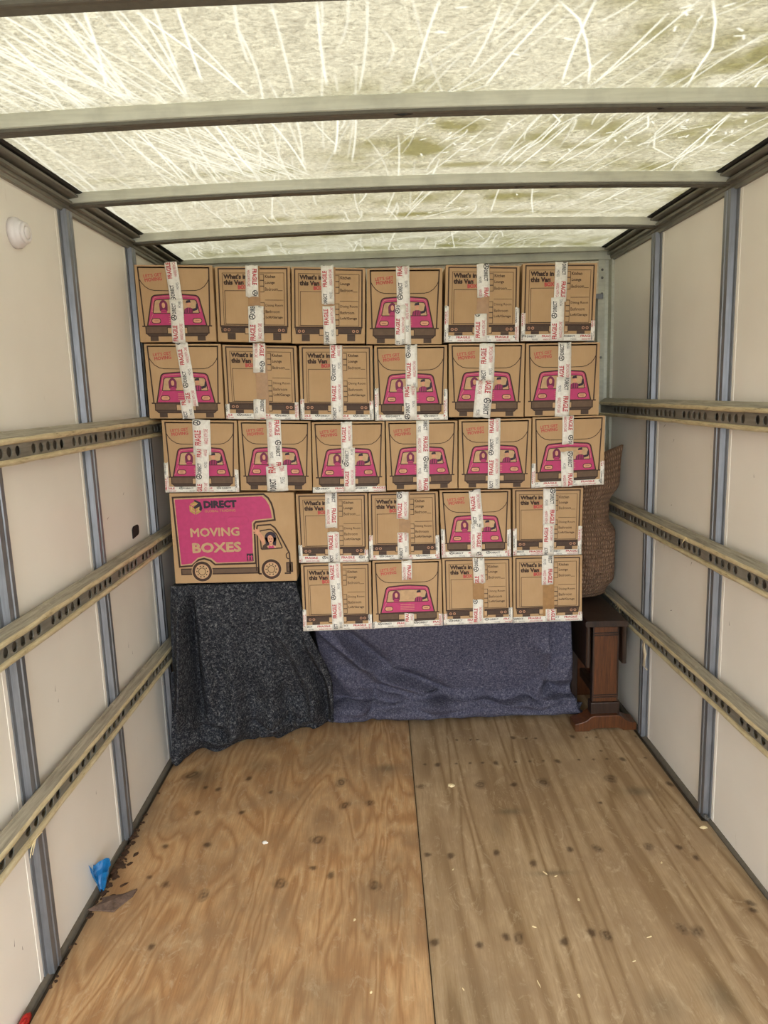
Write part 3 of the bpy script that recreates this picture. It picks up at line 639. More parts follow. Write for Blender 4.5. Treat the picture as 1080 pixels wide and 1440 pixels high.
class Art:                              # coordinates: u to the right, v DOWN, both 0..1 over the panel
    def __init__(s, asp=1.0): s.v = []; s.f = []; s.m = []; s.asp = asp
    def poly(s, pts, mi, lay=1):
        k = len(s.v); s.v += [(p[0], p[1], lay) for p in pts]; s.f.append(tuple(range(k, k+len(pts)))); s.m.append(mi)
    def rect(s, a, b, c, d, mi, lay=1): s.poly([(a, b), (c, b), (c, d), (a, d)], mi, lay)
    def line(s, pts, w, mi, lay=3, closed=False):
        P = [np.array(p, float)*(s.asp, 1) for p in pts]; n = len(P); L = []; Rr = []
        for i in range(n):
            if closed: a, b = P[i-1], P[(i+1) % n]; d0 = P[i]-a; d1 = b-P[i]
            else:
                d0 = P[i]-P[i-1] if i else P[1]-P[0]; d1 = P[i+1]-P[i] if i < n-1 else d0
            d0 = d0/(np.hypot(*d0)+1e-9); d1 = d1/(np.hypot(*d1)+1e-9)
            n0 = np.array((-d0[1], d0[0])); n1 = np.array((-d1[1], d1[0])); m = n0+n1; m = m/(np.hypot(*m)+1e-9)
            q = w*.66/max(0.5, m.dot(n0)); L.append((P[i]+m*q)/(s.asp, 1)); Rr.append((P[i]-m*q)/(s.asp, 1))
        k = len(s.v); s.v += [(p[0], p[1], lay) for p in L]+[(p[0], p[1], lay) for p in Rr]
        for i in range(n if closed else n-1):
            j = (i+1) % n; s.f.append((k+i, k+j, k+n+j, k+n+i)); s.m.append(mi)
    def text(s, key, x0, x1, yc, h, mi, lay=4, rot=0.0, bold=0.0):
        if bold:                        # heavier strokes: the same letters laid down again, slightly shifted
            e = bold*h
            for i, (dx, dy) in enumerate(((e, 0), (-e, 0), (0, e), (0, -e))): s.text(key, x0+dx/s.asp, x1+dx/s.asp, yc+dy, h, mi, lay+.6*(i+1), rot)
        V, F, a = TX[key]; k = len(s.v); w = x1-x0; xc = (x0+x1)/2
        for (x, y) in V:
            dx = (x-.5)*w*s.asp; dy = -(y-.5)*h; X_ = dx*cos(rot)+dy*sin(rot); Y_ = -dx*sin(rot)+dy*cos(rot)
            s.v.append((xc+X_/s.asp, yc+Y_, lay))
        s.f += [tuple(i+k for i in f) for f in F]; s.m += [mi]*len(F)
    def circ(s, x, y, r, mi, lay=3, n=20, r2=None):
        pts = [(x+r*cos(2*pi*i/n)/s.asp, y+r*sin(2*pi*i/n)) for i in range(n)]
        if r2 is None: s.poly(pts, mi, lay)
        else:
            p2 = [(x+r2*cos(2*pi*i/n)/s.asp, y+r2*sin(2*pi*i/n)) for i in range(n)]; k = len(s.v)
            s.v += [(a, b, lay) for a, b in pts+p2]
            for i in range(n): s.f.append((k+i, k+(i+1) % n, k+n+(i+1) % n, k+n+i)); s.m.append(mi)
def rr(a, b, c, d, r, n=5):             # rounded rectangle outline
    out = []
    for cx, cy, a0 in ((c-r, b+r, -pi/2), (c-r, d-r, 0), (a+r, d-r, pi/2), (a+r, b+r, pi)):
        out += [(cx+r*cos(a0+pi/2*i/n), cy+r*sin(a0+pi/2*i/n)) for i in range(n+1)]
    return out
def roundpoly(pts, r=.03, n=5):
    out = []; N = len(pts)
    for i, p in enumerate(pts):
        rad = p[2] if len(p) > 2 else r
        p = np.array(p[:2]); a = np.array(pts[i-1][:2]); b = np.array(pts[(i+1) % N][:2])
        if rad == 0: out.append(tuple(p)); continue
        u = (a-p)/np.hypot(*(a-p)); v = (b-p)/np.hypot(*(b-p)); s_, e_ = p+u*rad, p+v*rad
        for k in range(n+1):
            t_ = k/n; out.append(tuple((1-t_)**2*s_+2*t_*(1-t_)*p+t_*t_*e_))
    return out
INK, RED, PINK, PLUM, TAN, PALE, GB, TAUPE, NAVY, GOLD = range(10)
INKS = [MAT[k] for k in ('ink', 'ink_red', 'pink', 'pink_dk', 'tan', 'pale', 'greybrown', 'taupe', 'navy', 'gold')]

def art_pink():
    A = Art()
    A.line([(.045, .036), (.955, .036), (.925, .79), (.955, .79)], .013, INK); A.line([(.955, .036), (.045, .036), (.075, .79), (.045, .79)], .013, INK)
    A.line([(.048, .17), (.075, .225), (.12, .28), (.18, .318), (.24, .33), (.5, .335), (.76, .33), (.82, .318), (.88, .28), (.925, .225), (.95, .17)], .007, INK)
    A.text('lets', .11, .35, .135, .042, RED, rot=.10); A.text('moving_s', .125, .345, .188, .044, RED, rot=.10, bold=.04)
    body = roundpoly([(.20, .395, .05), (.50, .372, .05), (.80, .395, .05), (.885, .785, 0), (.115, .785, 0)])
    A.poly(body, PINK, 1); A.line(body, .013, INK, 3, True)
    band = roundpoly([(.222, .418, .035), (.5, .398, .04), (.778, .418, .035), (.815, .60, 0), (.185, .60, 0)])
    A.line(band, .004, PALE, 3, True)
    win = roundpoly([(.232, .452, .03), (.5, .436, .04), (.768, .452, .03), (.80, .622, .012), (.20, .622, .012)])
    A.poly(win, TAN, 2); A.line(win, .008, INK, 4, True)
    A.line([(.135, .76), (.2, .628)], .003, PALE, 3)
    for a, b in ((.175, .29), (.71, .825)):
        q = rr(a, .69, b, .75, .028); A.poly(q, PALE, 3); A.line(q, .007, INK, 4, True)
        A.line([(a+.03, .72), (b-.03, .72)], .004, INK, 4)
    for y in (.665, .69, .715, .74): A.line([(.40, y), (.60, y)], .0045, PALE, 3)
    # woman: long dark hair, plum top
    A.poly(roundpoly([(.29, .60), (.285, .50), (.32, .452), (.36, .452), (.395, .50), (.39, .60), (.36, .59), (.32, .59)], .02), PLUM, 5)
    A.poly(roundpoly([(.318, .50), (.34, .48), (.362, .50), (.36, .545), (.34, .56), (.322, .545)], .012), PALE, 6)
    A.poly([(.30, .62), (.305, .588), (.33, .575), (.352, .575), (.378, .588), (.385, .62)], PINK, 6); A.line([(.305, .598), (.38, .598)], .005, PLUM, 7)
    # man: short hair, checked jacket, raised arm
    A.poly(roundpoly([(.63, .49), (.64, .458), (.69, .452), (.695, .49), (.685, .485), (.64, .49)], .008), NAVY, 6)
    A.poly(roundpoly([(.64, .485), (.69, .485), (.69, .535), (.665, .55), (.643, .535)], .012), PALE, 5)
    A.poly([(.60, .62), (.61, .57), (.645, .55), (.69, .55), (.72, .565), (.715, .62)], PLUM, 6)
    for x in (.63, .665, .695): A.line([(x, .556), (x-.004, .618)], .006, PINK, 7)
    A.poly([(.715, .565), (.755, .555), (.765, .50), (.785, .495), (.79, .54), (.775, .58), (.72, .60)], NAVY, 6)
    A.rect(.09, .79, .91, .885, GB, 2); A.line([(.09, .79), (.91, .79), (.91, .885), (.09, .885)], .010, INK, 4, True)
    A.poly([(.10, .888), (.90, .888), (.88, .918), (.12, .918)], TAUPE, 2); A.line([(.10, .888), (.13, .918), (.87, .918), (.90, .888)], .009, INK, 4)
    A.rect(.37, .808, .63, .888, TAN, 5); A.line([(.37, .808), (.63, .808), (.63, .888), (.37, .888)], .007, INK, 6, True)
    for a, b in ((.14, .245), (.755, .86)): A.rect(a, .92, b, .982, TAUPE, 2)
    return A
def art_list():
    A = Art()
    A.line([(.045, .034), (.955, .034), (.955, .785), (.045, .785)], .013, INK, 3, True)
    A.line([(.095, .09), (.915, .09), (.915, .765), (.095, .765)], .0045, INK, 3, True)
    A.text('whats', .112, .42, .135, .060, INK, bold=.05); A.text('this', .112, .375, .212, .060, INK, bold=.05)
    A.line([(.262, .222), (.385, .198)], .007, RED, 5); A.text('box', .30, .43, .272, .050, RED, rot=.05, bold=.05)
    A.line([(.12, .32), (.435, .32), (.435, .76), (.12, .76)], .005, INK, 3, True)
    for a, b in ((.11, .335), (.475, .755)):
        n = 3 if a < .2 else 4; h = (b-a)/n
        A.line([(.585, a), (.645, a), (.645, b), (.585, b)], .005, INK, 3, True)
        for k in range(1, n): A.rect(.587, a+k*h-.007, .643, a+k*h+.007, GB, 2)
    for k, x1, y in (('kitchen', .80, .135), ('lounge', .79, .218), ('bedroom', .83, .298), ('dining', .895, .512), ('bathroom', .85, .59), ('loft', .89, .668)):
        A.text(k, .662, x1, y, .042 if k != 'lounge' else .048, INK)
    A.line([(.835, .318), (.895, .318)], .004, INK); A.line([(.655, .44), (.905, .44)], .004, INK)
    A.rect(.06, .805, .94, .868, TAUPE, 2); A.line([(.05, .80), (.95, .80), (.94, .868), (.06, .868)], .008, INK, 4, True)
    for x in (.105, .158, .842, .895): A.circ(x, .835, .019, GB, 5); A.circ(x, .835, .019, PALE, 6, 14, .013)
    A.rect(.375, .805, .635, .888, TAN, 5); A.line([(.375, .805), (.635, .805), (.635, .888), (.375, .888)], .007, INK, 6, True)
    for a, b in ((.135, .245), (.755, .865)): A.rect(a, .875, b, .965, TAUPE, 2)
    return A
def art_big():
    A = Art(1.39)
    out = [(.028, .05), (.755, .02), (.79, .06), (.815, .12), (.83, .20), (.838, .305), (.685, .325), (.67, .345), (.668, .785), (.336, .79), (.30, .745), (.25, .722), (.205, .735), (.17, .775), (.15, .80), (.048, .808)]
    A.poly([(.035+.957*(x-.028)*1.0, .065+(y-.05)*.965) if False else (x, y) for x, y in out], TAN, 1)
    cx, cy = .40, .42
    inn = [(.043, .072), (.742, .044), (.77, .08), (.796, .14), (.808, .20), (.815, .283), (.672, .303), (.652, .33), (.648, .765), (.35, .77), (.31, .72), (.25, .695), (.20, .71), (.165, .75), (.145, .775), (.062, .785)]
    A.poly(inn, PINK, 2); A.line(out, .015, INK, 3, True)
    # logo block: hexagonal parcel with arrow
    hx, hy, r = .205, .165, .075
    H = [(hx+r*cos(pi/6+k*pi/3)/1.39, hy+r*sin(pi/6+k*pi/3)) for k in range(6)]
    A.poly(H, GOLD, 4)
    for k in (0, 2, 4):
        A.line([(hx, hy), H[(k+3) % 6]], .008, PINK, 5)
    for k in range(6): A.line([(hx+(H[k][0]-hx)*.62, hy+(H[k][1]-hy)*.62), (hx+(H[(k+1) % 6][0]-hx)*.62, hy+(H[(k+1) % 6][1]-hy)*.62)], .005, PALE, 5)
    A.poly([(.205, .075), (.25, .105), (.262, .17), (.25, .20), (.235, .185), (.24, .15), (.20, .175), (.19, .155), (.23, .115), (.195, .09)], NAVY, 6)
    A.text('direct_b', .275, .535, .125, .076, NAVY, rot=.02, bold=.05); A.text('global', .278, .525, .197, .026, GOLD, rot=.02)
    A.text('moving', .155, .545, .43, .090, TAN, rot=.015, bold=.05); A.text('boxes', .163, .553, .60, .104, TAN, rot=.015, bold=.05)
    A.rect(.597, .675, .652, .762, NAVY, 4)
    for x in (.613, .636): A.poly([(x-.006, .745), (x-.006, .712), (x-.011, .712), (x, .69), (x+.011, .712), (x+.006, .712), (x+.006, .745)], PINK, 5)
    A.line([(.602, .753), (.648, .753)], .005, PINK, 5)
    # cab
    cab = [(.69, .905), (.69, .39), (.695, .365), (.80, .355), (.835, .39), (.87, .47), (.91, .58), (.945, .68), (.948, .84), (.945, .905)]
    A.line(cab+[(.90, .905)], .013, INK, 3); A.line([(.69, .905), (.74, .905)], .013, INK, 3)
    A.line([(.672, .87), (.672, .44)], .010, INK, 4)
    win = roundpoly([(.712, .425, .012), (.80, .405, .02), (.845, .46, .02), (.89, .618, .012), (.718, .63, .012)], .01)
    A.line(win, .010, INK, 4, True)
    A.circ(.797, .50, .066, NAVY, 3); A.poly([(.752, .50), (.758, .59), (.782, .60), (.785, .50)], NAVY, 3); A.poly([(.845, .50), (.838, .59), (.815, .60), (.81, .50)], NAVY, 3)
    A.poly(roundpoly([(.772, .49), (.795, .465), (.82, .50), (.818, .55), (.80, .575), (.778, .55)], .015), PALE, 5)
    A.circ(.787, .515, .006, NAVY, 6, 8); A.circ(.807, .515, .006, NAVY, 6, 8); A.line([(.79, .545), (.804, .545)], .006, PLUM, 6)
    A.poly([(.76, .622), (.77, .59), (.80, .578), (.83, .59), (.84, .618)], PALE, 4); A.poly([(.775, .62), (.785, .585), (.80, .60), (.815, .585), (.825, .618)], PINK, 5)
    A.poly([(.72, .628), (.735, .585), (.755, .565), (.775, .624)], TAUPE, 5)
    A.poly([(.655, .40), (.672, .415), (.675, .385), (.69, .41), (.70, .395), (.712, .43), (.74, .49), (.75, .56), (.735, .585), (.705, .50), (.685, .46), (.66, .45), (.675, .435), (.65, .43)], PALE, 5)
    A.line(roundpoly([(.935, .67, .01), (.918, .69, .01), (.92, .73, .01), (.938, .745, .01)], .01), .009, INK, 4)
    A.rect(.92, .785, .965, .885, GB, 3); A.line([(.92, .785), (.965, .785), (.965, .885), (.92, .885)], .010, INK, 5, True)
    A.rect(.06, .835, .69, .895, GB, 2); A.line([(.06, .835), (.69, .835), (.69, .895), (.06, .895)], .010, INK, 3, True)
    for x, y in ((.228, .865), (.793, .855)):
        A.circ(x, y, .120, TAN, 4, 32); A.circ(x, y, .112, INK, 5, 32); A.circ(x, y, .082, PALE, 6, 28); A.circ(x, y, .078, TAN, 7, 28); A.circ(x, y, .043, INK, 8, 20, .036)
        for k in range(10): A.circ(x+.060*cos(k*.628)/1.39, y+.060*sin(k*.628), .008, INK, 8, 6)
    return A
ARTS = {'p': art_pink(), 'l': art_list(), 'm': art_big()}

# ------------------------------------------------------------------ packing tape with its print
def tape_print_pieces():                # along-tape distance a (m), across c (-.5...5 of width), list of (key, a0, a1, c0, c1, mat)
    return [('logo', .000, .021, .03, .47, 1), ('direct', .023, .062, .06, .36, 1), ('moves', .045, .068, -.36, -.14, 1),
            ('fragile', .085, .142, .04, .40, 0), ('handle', .090, .148, -.36, -.12, 0)]
PERIOD = 0.160
def clip_poly(P, lo, hi, ax=0):
    for sgn, lim in ((1, lo), (-1, -hi)):
        out = []
        for i in range(len(P)):
            a, b = P[i-1], P[i]; da, db = sgn*a[ax]-lim, sgn*b[ax]-lim
            if (da >= 0) != (db >= 0):
                t_ = da/(da-db); out.append((a[0]+(b[0]-a[0])*t_, a[1]+(b[1]-a[1])*t_))
            if db >= 0: out.append(b)
        P = out
        if not P: return P
    return P
def logo_shape():
    out = []; n = 14
    o = [(.5+.5*cos(2*pi*i/n), .5+.5*sin(2*pi*i/n)) for i in range(n)]; i_ = [(.5+.36*cos(2*pi*i/n), .5+.36*sin(2*pi*i/n)) for i in range(n)]
    V = o+i_; F = [(i, (i+1) % n, n+(i+1) % n, n+i) for i in range(n)]
    for a in (pi/2, pi*7/6, -pi/6):
        k = len(V); d = (cos(a), sin(a)); q = (-d[1]*.07, d[0]*.07)
        V += [(.5+q[0], .5+q[1]), (.5+d[0]*.4+q[0], .5+d[1]*.4+q[1]), (.5+d[0]*.4-q[0], .5+d[1]*.4-q[1]), (.5-q[0], .5-q[1])]; F.append((k, k+1, k+2, k+3))
    return np.array(V), F
LOGO = logo_shape()
def add_tape(parent, y, p0, p1, w, direction, phase, lift, with_print=True, ragged=True, scale=1.0):
    """a strip of printed tape from p0 to p1 (x, z) on the plane y"""
    p0 = Vector(p0); p1 = Vector(p1); d = p1-p0; L = d.length; d /= L; n = Vector((-d.y, d.x))  # n: to the right when going down
    N = max(3, int(L/.018)); vs = []; k0 = random.uniform(0, 99)
    cols = 5
    for i in range(N+1):
        s_ = L*i/N
        for j in range(cols):
            c = (j/(cols-1)-.5)*w*(1+.03*noise.noise(Vector((s_*30, k0, j))))
            e = 0.0
            if ragged and i in (0, N): e = random.uniform(-.0025, .0025)
            q = p0+d*(s_+e)+n*c
            wr = .00035*noise.noise(Vector((s_*60, c*90, k0)))+.00035
            vs.append((q.x, y-lift-max(0, wr), q.y))
    fs = [(i*cols+j, i*cols+j+1, (i+1)*cols+j+1, (i+1)*cols+j) for i in range(N) for j in range(cols-1)]
    o = mesh('tape', vs, fs, MAT['tape'], parent, True)
    so = o.modifiers.new('thickness', 'SOLIDIFY'); so.thickness = .00012; so.offset = 0
    if not with_print: return o
    V = []; F = []; Mi = []
    k = -1
    while True:
        base = (k-phase)*PERIOD*scale; k += 1
        if base > L: break
        for key, a0, a1, c0, c1, mi in tape_print_pieces():
            A0, A1 = base+a0*scale, base+a1*scale
            if A1 < 0 or A0 > L: continue
            TV, TF = (LOGO if key == 'logo' else TX[key][:2])
            for f in TF:
                P = [(A0+TV[i][0]*(A1-A0), c0+TV[i][1]*(c1-c0)) for i in f]
                P = clip_poly(P, .001, L-.001)
                if len(P) < 3: continue
                kk = len(V)
                for a, c in P:
                    if direction == 'u': q = p0+d*(L-a)+n*(-c*w)      # reads upwards: starts at the foot, letter tops to the left
                    else: q = p0+d*a+n*(c*w)
                    V.append((q.x, y-lift-.0009, q.y))
                F.append(tuple(range(kk, kk+len(P)))); Mi.append(mi)
    if F: mesh('tape_print', V, F, [MAT['tape_red'], MAT['tape_black']], o, False, Mi)
    return o

# ------------------------------------------------------------------ cartons
def carton(key, kind, label, group, depth=.30, catname='cardboard_box'):
    D = BOXES[key]; y = D['y']; TL, TR, BR, BL = [Vector(p) for p in D['q']]
    cx = (BL.x+BR.x)/2; t = thing(catname, (cx, y+depth/2, min(BL.y, BR.y)))
    tag(t, label, 'box', group)
    ins = .0012
    def B(u, v, q=(TL, TR, BR, BL)): return q[0]*(1-u)*(1-v)+q[1]*u*(1-v)+q[2]*u*v+q[3]*(1-u)*v
    iu = ins/(TR-TL).length; iv = ins/(TL-BL).length
    qs = [B(iu, iv), B(1-iu, iv), B(1-iu, 1-iv), B(iu, 1-iv)]
    # body
    f0 = [(p.x, y+.0022, p.y) for p in qs]; b0 = [(p.x, y+depth, p.y) for p in qs]
    g = MB(); g.add(f0+b0, [(0, 1, 2, 3), (7, 6, 5, 4), (0, 4, 5, 1), (1, 5, 6, 2), (2, 6, 7, 3), (3, 7, 4, 0)])
    g.build('carton_body', MAT['card'], t, bevel=.003)
    # two flaps meeting in the middle (or one plain side panel)
    seams = [(0.0, .5), (.5, 1.0)] if kind != 'm' else [(0.0, 1.0)]
    for a, b in seams:
        g = MB(); e = .0022
        ua = a+(0.004 if a > 0 else .003); ub = b-(.004 if b < 1 else .003)
        P = [B(ua, .006), B(ub, .006), B(ub, .994), B(ua, .994)]
        nx_, nz_ = 6, 6; vs = []
        for j in range(nz_+1):
            for i in range(nx_+1):
                u = ua+(ub-ua)*i/nx_; v = .006+.988*j/nz_; q = B(u, v)
                vs.append((q.x, y-.0004*0, q.y))
        for j in range(nz_+1):
            for i in range(nx_+1):
                q = vs[j*(nx_+1)+i]; vs.append((q[0], y+.0020, q[2]))
        m_ = (nx_+1)*(nz_+1); fs = [(j*(nx_+1)+i, (j+1)*(nx_+1)+i, (j+1)*(nx_+1)+i+1, j*(nx_+1)+i+1) for j in range(nz_) for i in range(nx_)]
        rim = [i for i in range(nx_+1)]+[j*(nx_+1)+nx_ for j in range(1, nz_+1)]+[nz_*(nx_+1)+i for i in range(nx_-1, -1, -1)]+[j*(nx_+1) for j in range(nz_-1, 0, -1)]
        fs += [(rim[k], rim[(k+1) % len(rim)], m_+rim[(k+1) % len(rim)], m_+rim[k]) for k in range(len(rim))]
        g.add(vs, fs); g.build('flap' if kind != 'm' else 'side_panel', MAT['card'], t)
    # print
    A = ARTS[kind]; vs = []
    for u, v, lay in A.v:
        q = B(u, v); vs.append((q.x, y-.0003-.00022*lay, q.y))
    mesh('printed_picture', vs, A.f, INKS, t, False, A.m)
    if kind == 'l':                     # old clear tape under the white one
        g = MB(); a = [B(.43, .0), B(.595, .0), B(.595, 1), B(.43, 1)]
        g.add([(p.x, y-.0020, p.y) for p in a]+[(p.x, y-.0018, p.y) for p in a], [(3, 2, 1, 0), (4, 5, 6, 7), (0, 1, 5, 4), (1, 2, 6, 5), (2, 3, 7, 6), (3, 0, 4, 7)])
        g.build('clear_tape', MAT['brown_tape'], t)
    if kind == 'm':                     # die-cut hand hole flap
        g = MB(); pts = rr(.455, .265, .625, .345, .03)
        pp = [B(u, v) for u, v in pts]; n = len(pp)
        g.add([(p.x, y-.0035, p.y) for p in pp]+[(p.x, y-.0012, p.y) for p in pp], [tuple(range(n))]+[(i, (i+1) % n, n+(i+1) % n, n+i) for i in range(n)])
        g.build('hand_hole_flap', MAT['pink'], t, bevel=.0006)
    # white tape
    if 'b' in D:
        wb, hl, hr = D['b']
        h = (TL-BL).length; w = (BR-BL).length
        vb = 1-wb/h/2
        add_tape(t, y, B(-.002, vb+.004), B(1.002, vb+.004), wb, 'd', random.random(), .0024, True, False, .9)
        for hh, u in ((hl, 0), (hr, 1)):
            if hh < .012: continue
            ww = .015
            uu = ww/w/2
            add_tape(t, y, B(uu if u == 0 else 1-uu, 1-hh/h), B(uu if u == 0 else 1-uu, 1.0), ww, 'u', random.random(), .0030, True, True, .8)
    for i, (x0, z0, x1, z1, w, dr, ph) in enumerate(D['t']):
        add_tape(t, y, (x0, z0), (x1, z1), w, dr, ph, .0036+.0007*i)
    return t
VAN = 'cartons printed with a pink van'; LST = 'cartons printed with a contents checklist'
for key, kind, label in (
    ('a1', 'p', 'pink van carton, leftmost of the top row, white tape slanting down it'),
    ('a2', 'l', 'checklist carton, second from left in top row, brown gap between two tape pieces'),
    ('a3', 'l', 'checklist carton, third from left in top row, two FRAGILE prints up the tape'),
    ('a4', 'p', 'pink van carton between two checklist cartons in the top row'),
    ('a5', 'l', 'checklist carton, fifth from left in top row, wide gap in its tape'),
    ('a6', 'l', 'checklist carton at the right end of the top row, tape along bottom'),
    ('b1', 'p', 'pink van carton, leftmost of second row, tape slanting to the right'),
    ('b2', 'l', 'checklist carton, second from left in second row, long gap in its tape'),
    ('b3', 'l', 'checklist carton, third from left in second row, one unbroken tape strip'),
    ('b4', 'p', 'pink van carton in second row with tape along bottom and both lower corners'),
    ('b5', 'p', 'pink van carton, second from right in second row, wide doubled tape'),
    ('b6', 'p', 'pink van carton at right end of second row, no tape along bottom'),
    ('c1', 'p', 'pink van carton at left end of third row, tape around its lower corners'),
    ('c2', 'p', 'pink van carton, second from left in third row, wide tape patch at foot'),
    ('c3', 'p', 'pink van carton, third from left in third row, tape along bottom only'),
    ('c4', 'p', 'pink van carton, fourth from left in third row, single straight tape strip'),
    ('c5', 'p', 'pink van carton, second from right in third row, narrow tape strip'),
    ('c6', 'p', 'pink van carton at right end of third row, beside the cushion, gap in tape'),
    ('d1', 'l', 'checklist carton touching the moving boxes carton, in the fourth row'),
    ('d2', 'l', 'checklist carton in fourth row between a checklist and a pink van carton'),
    ('d3', 'p', 'the only pink van carton of the fourth row, crossed by a slanted tape end'),
    ('d4', 'l', 'checklist carton at right end of fourth row, next to the brown cushion'),
    ('e1', 'l', 'checklist carton at left end of bottom row, one full tape strip'),
    ('e2', 'p', 'pink van carton of the bottom row, picture open below a short tape'),
    ('e3', 'l', 'checklist carton in the bottom row, right of the bottom pink van carton'),
    ('e4', 'l', 'checklist carton at the right end of the bottom row, rounded torn tape corner')):
    carton(key, kind, label, VAN if kind == 'p' else LST)
carton('m1', 'm', 'large carton with a pink removal truck and the words MOVING BOXES', None, .50, 'moving_carton')

# ------------------------------------------------------------------ felt blankets
def drape(name, P, nu, nv, mat, label, thick=.006):
    vs = [P(i/nu, j/nv) for j in range(nv+1) for i in range(nu+1)]
    fs = [(j*(nu+1)+i, (j+1)*(nu+1)+i, (j+1)*(nu+1)+i+1, j*(nu+1)+i+1) for j in range(nv) for i in range(nu)]
    o = mesh(name, vs, fs, mat, None, True)
    s_ = o.modifiers.new('thickness', 'SOLIDIFY'); s_.thickness = thick; s_.offset = -1
    tag(o, label, 'blanket'); return o
def lerp(a, b, t): return a+(b-a)*t
def poly1(pts, t):
    for (a, *p), (b, *q) in zip(pts[:-1], pts[1:]):
        if t <= b:
            k = (t-a)/(b-a); k = k*k*(3-2*k); return [lerp(x, y_, k) for x, y_ in zip(p, q)]
    return pts[-1][1:]
def lin1(pts, t):
    for (a, *p), (b, *q) in zip(pts[:-1], pts[1:]):
        if t <= b:
            k = (t-a)/(b-a); return [lerp(x, y_, k) for x, y_ in zip(p, q)]
    return pts[-1][1:]
def ridge(u, v, a, b, w, amp, grow=0):
    """a fold running from (u,v)=a to b"""
    dx, dy = b[0]-a[0], b[1]-a[1]; L2 = dx*dx+dy*dy; t_ = ((u-a[0])*dx+(v-a[1])*dy)/L2
    tc = min(1, max(0, t_)); d = math.hypot(u-a[0]-dx*tc, v-a[1]-dy*tc)
    e = min(1, 5*tc+.15)*min(1, 5*(1-tc)+.15)
    return amp*math.exp(-(d/w)**2)*(lerp(1, tc, grow))*e

BOT_L = [(0, -.972, 2.665), (.10, -.935, 2.715), (.30, -.78, 2.80), (.50, -.64, 2.865), (.75, -.46, 2.935), (1, -.335, 2.985)]
def P_left(u, v):
    zt = .750
    if v < .22:                                   # over the top of the furniture, under the big carton
        k = v/.22; y = lerp(3.12, 2.712, k); x = lerp(-.925, -.434, u)
        return (x, y, zt+.002*noise.noise(Vector((x*20, y*20, 1)))-.002)
    k = (v-.22)/.78                               # the front hang
    bx, by = lin1(BOT_L, u)
    tx, ty = lerp(-.925, -.434, u), 2.704
    xx = lerp(tx, bx, k**(.9)) + (.05*sin(pi*max(0, k-.3)/.7)*u**3)
    if u < .2: xx = lerp(tx, bx, k**1.1)
    yy = lerp(ty, by+.02, k**1.35)
    zz = lerp(zt, .012, k)
    r = min(1, k*8); yy += .008*(1-r)
    d = 0.0
    d += ridge(u, k, (.075, .02), (.085, .80), .038, .085, .5) - ridge(u, k, (.150, .03), (.185, .85), .028, .080, .4)
    d += ridge(u, k, (.02, .62), (.20, .80), .030, .05, .6)
    d += ridge(u, k, (.22, .05), (.27, .95), .035, .025, .5)
    d += ridge(u, k, (.42, .22), (.38, 1.0), .065, .055, .8) - ridge(u, k, (.49, .35), (.45, 1.0), .055, .04, .8)
    d += ridge(u, k, (.60, .3), (.60, 1), .05, .045, .9) - ridge(u, k, (.69, .35), (.68, 1), .035, .03, .8)
    d += ridge(u, k, (.78, .2), (.88, .95), .045, .05, .7) + ridge(u, k, (.95, .3), (1.0, .9), .035, .045, .3)
    d -= ridge(u, k, (.87, .4), (.95, .9), .03, .035, .5)
    if k > .74:                                   # slumped hem on the floor
        q = (k-.74)/.26
        d += .050*sin(q*pi*1.1)*(.6+.9*noise.noise(Vector((u*6, 3, 0))))
        d += .055*q*noise.noise(Vector((u*9, q*3, 5)))
        d -= .030*(.6+noise.noise(Vector((u*6, 4, 1))))*math.exp(-((q-.40-.22*noise.noise(Vector((u*2.6, 1, 1))))/.12)**2)
        zz = lerp(.012+.717*.26, .010, q**.75)+.030*q*(1-q)*4*noise.noise(Vector((u*8+3, q*3, 2)))
    d *= 1.3
    d += .020*noise.noise(Vector((u*5, k*4, 9)))*min(1, k*3)
    d += .007*noise.noise(Vector((u*16, k*12, 4)))*min(1, .3+k)
    yy -= d
    xx = max(-.992, xx - .25*d*(u-.5))
    if zz < .62 and zz > .40: xx = max(xx, -.935)
    return (xx, yy, max(.008, zz))
drape('moving_blanket', P_left, 120, 150, MAT['felt_dark'], 'speckled charcoal felt blanket draped under the large moving boxes carton', .007)

